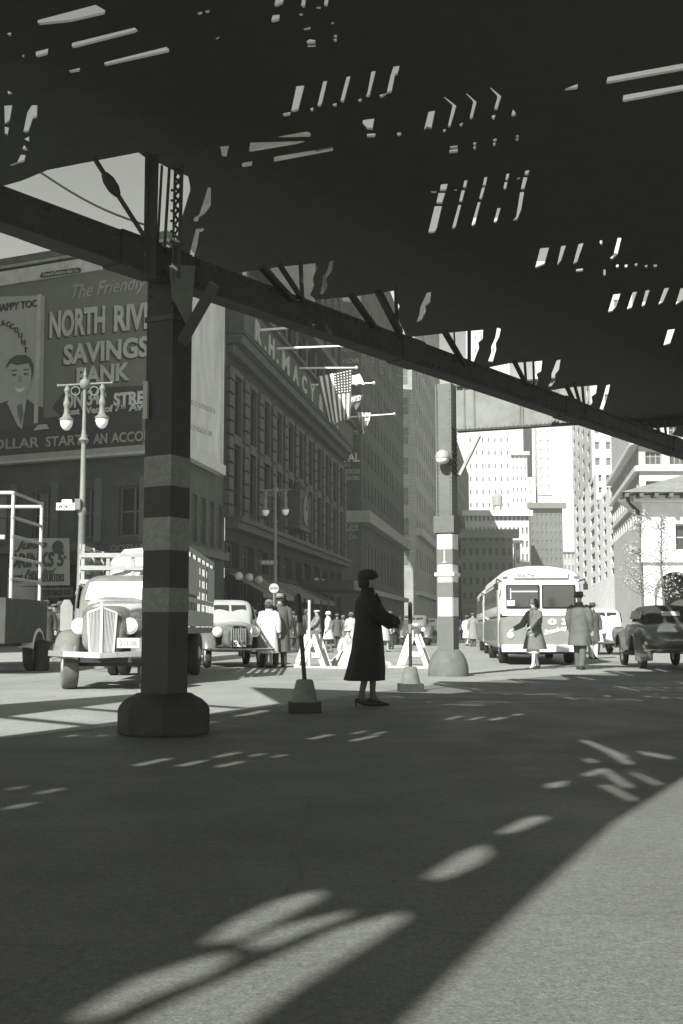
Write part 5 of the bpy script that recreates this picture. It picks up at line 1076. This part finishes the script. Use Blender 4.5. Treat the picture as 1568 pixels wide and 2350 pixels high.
    for z, rx, ry, cy in prof:
        r = []; t_ = max(0, (1.1 - z) / .7)
        for k in range(N):
            a = 2 * math.pi * k / N; f = 1 + .05 * t_ * math.sin(5 * a + k_) + .03 * t_ * math.sin(9 * a + k_ * 2) + .012 * noise.noise(Vector((math.cos(a) * 3, math.sin(a) * 3, z * 6 + k_))) * 3
            r.append(Vector((math.cos(a) * rx * f, cy + math.sin(a) * ry * f, z)) * s)
        rings.append(r)
    if not crouch: rings.append([v * .96 + Vector((0, 0, v.z * .04 + .02)) for v in rings[-1]])
    CM = mat(coat, .85, .25, 7, bump=.25)
    b = MB(); b.loft(rings)
    for i, (el_, wr) in enumerate(arms):
        sd = 1 if i == 0 else -1; sh = Vector((sd * .165 * bulk, .01, 1.405)); e_ = Vector(el_); w_ = Vector(wr); 
        b.tube([v * s for v in (sh - Vector((sd * .05, 0, -.01)), sh.lerp(e_, .12), sh.lerp(e_, .55), e_, e_.lerp(w_, .5), w_)], [q * s * bulk for q in (.07, .088, .085, .08, .078 if muff else .066, .085 if muff else .06)], 14)
    b.m = 1 if scarf is not None else 0
    b.lathe([(.085 * s, 1.445 * s), (.10 * s, 1.46 * s), (.088 * s, 1.52 * s), (.075 * s, 1.53 * s)], n=16, sy=.95)
    cobj = b.build('coat', [CM, mat(scarf if scarf is not None else coat, .85, .2, 7)], root, smooth=70)
    b = MB(); 
    for sd in (-1, 1): b.slab([Vector((sd * .01, -.155 * bulk, 1.16)) * s, Vector((sd * .10, -.135 * bulk, 1.36)) * s, Vector((sd * .06, -.11, 1.46)) * s, Vector((sd * .012, -.14 * bulk, 1.30)) * s], .012)
    o = b.build('lapel', mat(coat * .8, .85, .2, 7), None); o.parent = cobj
    if belt: b = MB(); b.lathe([(.205 * bulk * s, 1.06 * s), (.212 * bulk * s, 1.065 * s), (.212 * bulk * s, 1.10 * s), (.205 * bulk * s, 1.105 * s)], n=24, sy=.77); o = b.build('belt', mat(coat * .5, .6, .1), None); o.parent = cobj
    if open_ is not None:      # pale dress showing where the coat blows open
        b = MB(); b.loft([[Vector((math.cos(2 * math.pi * k / 16) * r_, -.06 + math.sin(2 * math.pi * k / 16) * .14, z)) * s for k in range(16)] for z, r_ in ((.95, .12), (.7, .17), (.5, .19), (.40, .2))]); b.build('dress', mat(open_, .8, .1), root, smooth=60)
    if muff: b = MB(); m_ = (ends[0][0] + ends[1][0]) / 2; b.tube([m_ + Vector((-.16, -.03, 0)), m_ + Vector((-.1, -.04, 0)), m_ + Vector((.1, -.04, 0)), m_ + Vector((.16, -.03, 0))], [.05, .075, .075, .05], 16); b.build('sleeve_cuff', mat(coat, .95, .3, 20, bump=.6), root, smooth=60)
    if legs == 'trousers':
        b = MB(); TM = mat(lv, .85, .2, 7)
        for sd in (1, -1):
            st = stride * sd; b.tube([Vector(p) * s for p in ((sd * .09, 0, .98), (sd * .09, 0, .8), (sd * .087, -.02 - st * .4, .5), (sd * .08, .01 - st * .95, .12), (sd * .08, .01 - st, .06 + max(0, -st) * .12))], [q * s for q in (.11, .105, .082, .072, .07)], 14)
        b.build('trousers', TM, root, smooth=60)
    elif legs == 'bare': # stockings share the body's surface; only colour differs
        nm.materials.append(mat(lv, .7, .1, 6))
        for p in nm.polygons:
            if p.center.z < .9 * s: p.material_index = 1
    for sd in (1, -1):
        st = stride * sd; y = .02 - st if not crouch else -.05; z0 = max(0, -st) * .1
        heel = legs == 'bare' and not crouch
        b = MB(); x = sd * .085
        prf = [(.075, .028, .0 if not heel else .045, .085), (.03, .036, .0 if not heel else .03, .10), (-.05, .042, .0, .075), (-.12, .046, 0, .055), (-.17, .04, 0, .045), (-.215, .018, .005, .03)]
        b.loft([ring(yy * s, hw_ * s, z_ * s, z1_ * s, 2.6, 14) for yy, hw_, z_, z1_ in prf])
        if heel: b.box((0, .06 * s, .022 * s), (.03 * s, .03 * s, .05 * s))
        o = b.build('shoe', mat(shoe, .4, .1, 5), root, smooth=50); o.location = (x * s, y * s, z0)
    HM = mat(hv, .85, .2, 8, bump=.2); hc = Vector((0, -.005, 1.66)) * s
    b = MB(); b.lathe([(.088 * s, -.02 * s), (.094 * s, .0), (.09 * s, .04 * s), (.06 * s, .075 * s), (.01, .085 * s)], (0, .018 * s, 1.645 * s), n=18, sy=1.12)
    if legs == 'bare': b.lathe([(.05 * s, -.115 * s), (.085 * s, -.10 * s), (.10 * s, -.05 * s), (.095 * s, .02 * s)], (0, .045 * s, 1.63 * s), n=16, sy=.85)
    b.build('hair', mat(hair, .8, .2, 20), root, smooth=60)
    if hat == 'brim':
        b = MB(); b.lathe([(.155 * s, .003), (.16 * s, .012), (.11 * s, .012), (.10 * s, .03), (.098 * s, .07 * s), (.085 * s, .11 * s), (.05 * s, .105 * s), (.01, .095 * s)], tuple(hc), n=24, sy=1.12); o = b.build('hat', HM, root, smooth=45)
        b = MB(); b.lathe([(.104 * s, .014), (.105 * s, .035), (.102 * s, .036)], tuple(hc), n=24, sy=1.12); q = b.build('hat_band', BLACK, None); q.parent = o
    elif hat == 'cloche':
        b = MB(); b.lathe([(.125 * s, -.03 * s), (.11 * s, -.01), (.102 * s, .03 * s), (.085 * s, .075 * s), (.04 * s, .095 * s), (.01, .098 * s)], tuple(hc), n=22, sy=1.12); b.build('hat', HM, root, smooth=50)
    elif hat == 'cap':
        b = MB(); b.lathe([(.098 * s, .0), (.112 * s, .03 * s), (.10 * s, .055 * s), (.05 * s, .07 * s), (.01, .072 * s)], tuple(hc), n=22, sy=1.15); b.box((0, -.125 * s, hc.z + .008), (.12 * s, .07 * s, .012)); b.build('cap', HM, root, smooth=45)
    elif hat == 'perch':
        b = MB(); b.lathe([(.10 * s, -.015 * s), (.122 * s, .0), (.115 * s, .035 * s), (.105 * s, .075 * s), (.05 * s, .10 * s), (.01, .098 * s)], (0, .0, hc.z + .005), n=22, sy=1.12); b.box((0, -.12 * s, hc.z + .02 * s), (.12 * s, .05 * s, .02 * s), 0); b.build('hat', HM, root, smooth=50, bevel=.002)
    return root
def at(px, py): g_ = G(px, py); return (g_.x, g_.y, 0)
# the woman at the centre, in profile, hands together in front
person('woman in a long black coat and dark hat standing alone under the railway', at(845, 1620), R(84), 1.69, .012, .33, .9, 'perch', .015, lv=.07, skin=.16, hair=.01, bulk=1.17, muff=True, shoe=.012,
       arms=[((.20, -.16, 1.16), (.06, -.30, 1.08)), ((-.20, -.16, 1.16), (-.06, -.30, 1.08))], stride=.07)
person('woman striding left before the bus in an open belted grey coat', at(1228, 1536), R(-55), 1.66, .13, .50, 1.7, 'cloche', .09, lv=.62, skin=.45, belt=True, open_=.6, stride=.16, scarf=.1, shoe=.1,
       arms=[((.30, -.12, 1.18), (.16, -.28, 1.04)), ((-.26, -.16, 1.10), (-.32, -.38, 1.0))])
person('man in a grey overcoat and dark hat walking away beside the bus', at(1332, 1537), R(150), 1.80, .10, .55, .8, 'brim', .07, 'trousers', .09, skin=.4, stride=.13, bulk=1.08)
person('woman in a long cream coat seen from behind near the taxi', at(617, 1533), R(170), 1.66, .62, .38, .6, 'cloche', .16, lv=.3, stride=.12)
person('tall man in a dark overcoat beside the cream coated woman', at(642, 1532), R(200), 1.80, .09, .38, .7, 'brim', .2, 'trousers', .05, bulk=1.08, stride=.08)
person('workman in a pale round cap leaning at the left barricade', at(728, 1494), R(-70), 1.74, .20, .8, .5, 'cap', .6, 'trousers', .3, stride=.1, arms=[((.22, -.16, 1.14), (.1, -.36, .98)), ((-.22, -.16, 1.14), (-.1, -.36, .98))])
person('woman in a short white coat and white hat behind the left barricade', at(754, 1498), R(-100), 1.62, .72, .58, 1.0, 'cloche', .75, lv=.15, stride=.1)
person('woman in a pale grey coat partly hidden behind the black coated woman', at(806, 1492), R(160), 1.66, .38, .42, 1.1, 'cloche', .15, lv=.2, stride=.12)
person('woman in a light patterned dress just right of the black coat', at(884, 1496), R(30), 1.62, .36, .5, .9, 'cloche', .4, lv=.3, stride=.1)
person('bystander in a dark suit behind the black coated woman', at(897, 1490), R(-40), 1.72, .05, .7, .5, 'brim', .1, 'trousers', .04)
person('woman in a pale coat walking beside the second bus', at(1072, 1482), R(150), 1.64, .55, .45, 1.0, 'brim', .1, lv=.4, stride=.12)
person('man in a mid grey coat next to the second bus', at(1086, 1484), R(190), 1.76, .22, .4, .7, 'cap', .12, 'trousers', .08)
person('man in a dark hat half hidden behind the grey overcoated man', at(1362, 1512), R(10), 1.75, .08, .55, .6, 'brim', .06, 'trousers', .6, skin=.4)
wk = person('workman crouching in the hole behind the pale rubble heap', (G(799, 1520).x, G(799, 1520).y + .4, -.75), R(20), 1.72, .4, .75, .4, 'cap', .55, 'none', .2)
crowd = [(104, 1522, .05, 'brim', 'trousers', 'man in a dark suit at the left kerb beside the rack truck'), (124, 1520, .09, 'cap', 'trousers', 'man in a charcoal coat next to the twin lamp post'), (136, 1516, .04, 'cloche', 'bare', 'woman in a black coat beside the twin lamp post'),
         (114, 1512, .14, 'brim', 'trousers', 'man in a grey coat deeper in the left kerb crowd'), (154, 1514, .06, 'brim', 'trousers', 'man in dark clothes just behind the twin lamp post'), (88, 1512, .07, 'cap', 'bare', 'woman in a plain dark coat behind the rack truck'),
         (584, 1500, .07, 'brim', 'trousers', 'man in dark clothes in the shade left of the cream coated woman'), (598, 1498, .12, 'cloche', 'bare', 'woman in a dull grey coat in the shade under the awnings'), (672, 1497, .06, 'brim', 'trousers', 'man in a dark coat walking below the round stop sign'),
         (690, 1496, .10, 'cap', 'trousers', 'man in a short grey jacket behind the left stanchion pole'), (704, 1492, .05, 'cloche', 'bare', 'woman in a black coat left of the pale capped workman'), (774, 1488, .08, 'brim', 'trousers', 'man in a dark coat right of the white coated woman'),
         (788, 1486, .15, 'cloche', 'bare', 'woman in a grey coat in front of the far store doors'), (932, 1484, .07, 'brim', 'trousers', 'man in a dark coat behind the right stanchion pole'), (950, 1478, .12, 'cloche', 'bare', 'woman in a grey coat behind the right barricade'), (918, 1480, .05, 'brim', 'trousers', 'man in a black coat left of the right stanchion pole'),
         (968, 1478, .2, 'brim', 'trousers', 'man in a light grey coat near the far sedan')]
for px, py, v, ht, lg, lb in crowd:
    person(lb, at(px, py), R(random.choice([170, 200, -60, 80, 20, -20])), random.uniform(1.6, 1.8), v, .45 if lg == 'bare' else .62, .8, ht, v * .8 + .03, lg, .06, stride=random.uniform(.03, .15), fingers=True, skin=.3)
# ------------------------------------------------------------------ street furniture
def lamp(label, loc, rz=0, sc_=1.0):
    q = thing('street_lamp', label, 'street lamp', loc, rz); M_ = mat(.17, .6, .15, 4); zt = ZH(893, 32)
    b = MB(); b.lathe([(.26, 0), (.26, .25), (.2, .35), (.2, .9), (.24, .98), (.15, 1.08), (.12, 1.7), (.15, 1.76), (.11, 1.86), (.09, 3.9), (.115, 3.95), (.115, 4.1), (.08, 4.15), (.065, 5.9), (.10, 5.95), (.15, 6.0), (.08, 6.1), (.055, 6.3), (.045, zt - .15), (.05, zt)], n=18); b.build('post', M_, q, smooth=35)
    b = MB(); b.lathe([(.03, -.17), (.12, -.11), (.16, 0), (.12, .11), (.04, .17), (.03, .22), (.055, .27), (.02, .36), (.008, .48)], (0, 0, zt), n=18); b.build('ball_finial', M_, q, smooth=50)
    b = MB(); b.tube([(-.75, 0, zt - .04), (.75, 0, zt + .04)], .028, 8)
    for s_ in (-1, 1): b.lathe([(.01, -.05), (.04, 0), (.01, .05)], (s_ * .75, 0, zt + s_ * .04), n=10)
    b.build('cross_arm', M_, q, smooth=40)
    for s_ in (-1, 1):
        b = MB(); b.tube([(s_ * (.26 + .12 * math.cos(t * .5)), 0, zt - .19 + .12 * math.sin(t * .5)) for t in range(14)], .015, 6); b.build('scroll', M_, q)
        x = s_ * .49; z = zt + s_ * .025; b = MB(); b.lathe([(.02, -.02), (.05, -.06), (.09, -.16), (.05, -.26), (.06, -.42), (.10, -.52), (.09, -.6), (.07, -.64), (.08, -.8), (.12, -.9), (.20, -.96), (.20, -1.0)], (x, 0, z), n=18); h_ = b.build('lamp_hanger', M_, q, smooth=35)
        b = MB(); b.lathe([(.17, -1.0), (.175, -1.06), (.15, -1.16), (.09, -1.25), (.02, -1.28)], (x, 0, z), n=20); o = b.build('globe', mat(.85, .25, .02, 2), None, smooth=60); o.parent = h_
    return q
L1 = D(183, 1441, 32); lamp('ornate twin globe street lamp rising before the bank billboard', (L1.x, 32, .14))
L2 = D(631, 1441, 57); lamp('distant twin globe street lamp before the department store clock', (L2.x, 57, .14), R(10))
sg = thing('street_sign', 'small white street name sign reading W 34 ST on the near lamp post', 'sign', (L1.x - .09, 31.85, ZH(1172, 32)))
b = MB(); b.box((-.33, 0, .1), (.52, .03, .2)); b.box((-.30, 0, .245), (.28, .03, .09)); b.build('board', mat(.8, .5, .05), sg, bevel=.01); place_letters('lettering', 'W 34 ST', Matrix.Translation((-.33, -.018, .1)), .42, .12, mat(.06, .6, .05), sg, .02)
b = MB(); b.box((0, .02, .16), (.16, .14, .3)); b.build('clamp', mat(.15, .6, .1), sg, bevel=.02)
sg = thing('street_sign', 'tiny dark street name sign on the distant lamp post', 'sign', (L2.x - .05, 56.9, ZH(1296, 57))); b = MB(); b.box((-.3, 0, .1), (.75, .03, .24)); b.build('board', mat(.12, .5, .05), sg, bevel=.01); place_letters('lettering', 'W 34 ST', Matrix.Translation((-.3, -.018, .1)), .6, .14, mat(.5, .6, .05), sg, .02)
P = D(629, 1350, 40); sg = thing('stop_sign', 'round grey coach stop sign on a thin post near the couple', 'sign', (P.x, 40, 0))
b = MB(); b.tube([(0, .03, 0), (0, .03, P.z)], .035, 8); b.build('post', mat(.15, .6, .1), sg); b = MB(); b.lathe([(.165, -.015), (.165, .015)], n=24, M=Matrix.Translation((0, 0, P.z)) @ Matrix.Rotation(R(90), 4, 'X')); b.build('disc', mat(.35, .6, .1), sg)
place_letters('lettering', 'BUS STOP', Matrix.Translation((0, -.018, P.z)), .24, .06, mat(.08, .6, .05), sg, .01)
P = D(153, 1412, 25); sg = thing('house_shaped_sign', 'grey blank board with a pointed top left of the truck fender', 'sign', (P.x, 25, 0))
b = MB(); b.prism([(-.13, -.015), (.13, -.015), (.13, .015), (-.13, .015)], P.z - .33, P.z + .2); b.slab([(-.13, 0, P.z + .2), (.13, 0, P.z + .2), (.06, 0, P.z + .33), (-.06, 0, P.z + .33)], .03); b.build('board', mat(.24, .7, .15, 5), sg)
b = MB(); b.tube([(0, .04, 0), (0, .04, P.z)], .03, 8); b.build('post', BLACK, sg)
def stanchion(label, px, py, leanx):
    g_ = G(px, py); q = thing('stanchion', label, 'stanchion', (g_.x, g_.y + .17, 0), R(5), 'stanchions beside the woman')
    b = MB(); b.box((0, 0, .06), (.37, .34, .12)); b.build('plinth', mat(.03, .8, .3, 6), q, bevel=.012)
    b = MB(); b.lathe([(.155, .12), (.15, .14), (.10, .36), (.085, .375), (.02, .38)], n=22); b.build('cone', mat(.15, .9, .25, 8, bump=.4), q, smooth=40)
    t = Vector((leanx, 0, 1.32)); a = Vector((0, 0, .36)); b = MB(); b.m = 0; b.tube([a, a.lerp(t, .55)], .026, 12); b.m = 1; b.tube([a.lerp(t, .55), a.lerp(t, .70)], .029, 12); b.m = 0; b.tube([a.lerp(t, .70), t], .033, 12); b.lathe([(.035, 0), (.03, .03), (.01, .05)], tuple(t), n=12); b.build('pole', [BLACK, mat(.18, .7, .2)], q, smooth=40)
stanchion('nearer leaning pole set in a pale cone on a black plinth', 698, 1637, -.075); stanchion('farther upright pole in a pale cone, right of the woman', 944, 1588, .0)
def barricade(label, px, py, rz, pole_h=0):
    g_ = G(px, py); q = thing('barricade', label, 'barricade', (g_.x, g_.y + .1, 0), rz, 'white trestle barricades'); m = mat(.6, .7, .2, 5); H_ = .8
    for yy in (0, .5):
        for s_ in (-1, 1): b = MB(); b.bar((s_ * .36, yy, 0), (s_ * .07, yy, H_), .12, .04, up=(0, 1, 0)); b.build('leg', m, q)
        b = MB(); b.box((0, yy - .045, .30), (.56, .035, .12)); b.build('crossbar', m, q)
    b = MB(); b.box((0, .25, H_ + .05), (.09, .75, .12)); b.build('top_rail', m, q)
    if pole_h: b = MB(); b.tube([(.02, -.12, .0), (.02, -.12, pole_h)], .035, 8); b.build('flag_staff', m, q)
    return q
barricade('white trestle barricade with a tall staff left of the woman', 711, 1532, R(-16), 1.65); barricade('white trestle barricade between the woman and the far column', 948, 1528, R(-14))
# rubble heap and excavation edge
g_ = G(822, 1529); bm = bmesh.new(); bmesh.ops.create_grid(bm, x_segments=60, y_segments=30, size=1)
for v in bm.verts:
    x, y = v.co.x * .95, v.co.y * .75; d = math.sqrt((x / .92) ** 2 + (y / .7) ** 2); z = max(0, 1 - d) ** 1.1 * .72 + .05 * noise.noise(Vector((x * 4, y * 4, 0))) * (1 if d < 1 else 0) + .02 * noise.noise(Vector((x * 18, y * 18, 2))) * (1 if d < 1 else 0)
    v.co = Vector((x, y, z - (.03 if d >= 1 else 0)))
me = bpy.data.meshes.new('rubble_heap'); bm.to_mesh(me); bm.free(); me.materials.append(mat(.5, .9, .2, 9, bump=.8)); o = bpy.data.objects.new('rubble_heap', me); sc.collection.objects.link(o); o.location = (g_.x, g_.y + .7, 0); tag(o, 'heap of pale rubble and sand behind the black coated woman', 'rubble heap')
for x0, x1 in ((676, 805), (890, 985)):
    a = G(x0, 1535); c = G(x1, 1535); b = MB(); b.bar((a.x, a.y, .05), (c.x, c.y, .03), .1, .06); o = b.build('timber_kerb', mat(.4, .8, .15, 4)); tag(o, 'long white timber laid on the road at the %s barricade' % ('left' if x0 < 700 else 'right'), 'timber')
g_ = G(62, 1541); tc_ = thing('litter_bin', 'round dark litter bin on the kerb under the rack truck', 'litter bin', (g_.x + .25, g_.y + .3, .0)); b = MB(); b.lathe([(.15, 0), (.17, .05), (.18, .55), (.2, .57), (.2, .62), (.12, .68), (.02, .70)], n=18); b.build('bin', mat(.04, .7, .2), tc_, smooth=40)
# saplings before the arcaded building
def sapling(label, px, y, h_, seed):
    rnd = random.Random(seed); P = D(px, 1441, y); q = thing('sapling_tree', label, 'tree', (P.x, y, 0), 0, 'saplings before the arcaded building')
    b = MB(); tips = []
    b.tube([(0, 0, 0), (.03, 0, h_ * .3), (-.04, .02, h_ * .6), (.02, 0, h_ * .95)], [.07, .055, .04, .015], 8)
    for k in range(34):
        z = h_ * rnd.uniform(.35, .9); a = rnd.uniform(0, 6.28); L = rnd.uniform(.5, 1.2) * (1.15 - z / h_); e = Vector((math.cos(a) * L, math.sin(a) * L, z + L * rnd.uniform(.5, 1.0))); m_ = Vector((math.cos(a) * L * .5, math.sin(a) * L * .5, z + L * .25))
        b.tube([(0, 0, z), m_, e], [.018, .012, .006], 5); tips += [m_, e, m_.lerp(e, .5)]
    b.build('trunk', mat(.12, .9, .2), q, smooth=40); f = MB()
    for t in tips:
        for k in range(9):
            c = t + Vector([rnd.gauss(0, .13) for _ in range(3)]); u = Vector([rnd.uniform(-1, 1) for _ in range(3)]).normalized(); w_ = u.cross(Vector([rnd.uniform(-1, 1) for _ in range(3)])).normalized(); sz = rnd.uniform(.025, .055)
            f.m = rnd.randrange(2); f.quad(c - u * sz, c + w_ * sz * .6, c + u * sz, c - w_ * sz * .6)
    f.build('crown', [mat(.4, .7, .2), mat(.3, .7, .2)], q)
sapling('taller thin sapling with sparse bright leaves before the arcaded building', 1476, 47, 6.2, 1); sapling('thin sapling nearest the arches with sparse bright leaves', 1524, 45, 5.6, 2)
#HAZE
hm = bpy.data.materials.new('air'); hm.use_nodes = True; hn = hm.node_tree; hn.nodes.remove(hn.nodes['Principled BSDF'])
pv = hn.nodes.new('ShaderNodeVolumePrincipled'); pv.inputs['Density'].default_value = HAZE; pv.inputs['Color'].default_value = (.97, 1, .93, 1); pv.inputs['Anisotropy'].default_value = 0.0
hn.links.new(pv.outputs[0], hn.nodes['Material Output'].inputs['Volume'])
hb = MB(); hb.box((0, 425, 54), (1000, 1100, 111)); o = hb.build('haze', hm); o['kind'] = 'stuff'; o['label'] = 'thin pale haze over the far avenue'
sc.cycles.use_denoising = True
sc.cycles.volume_bounces = 0
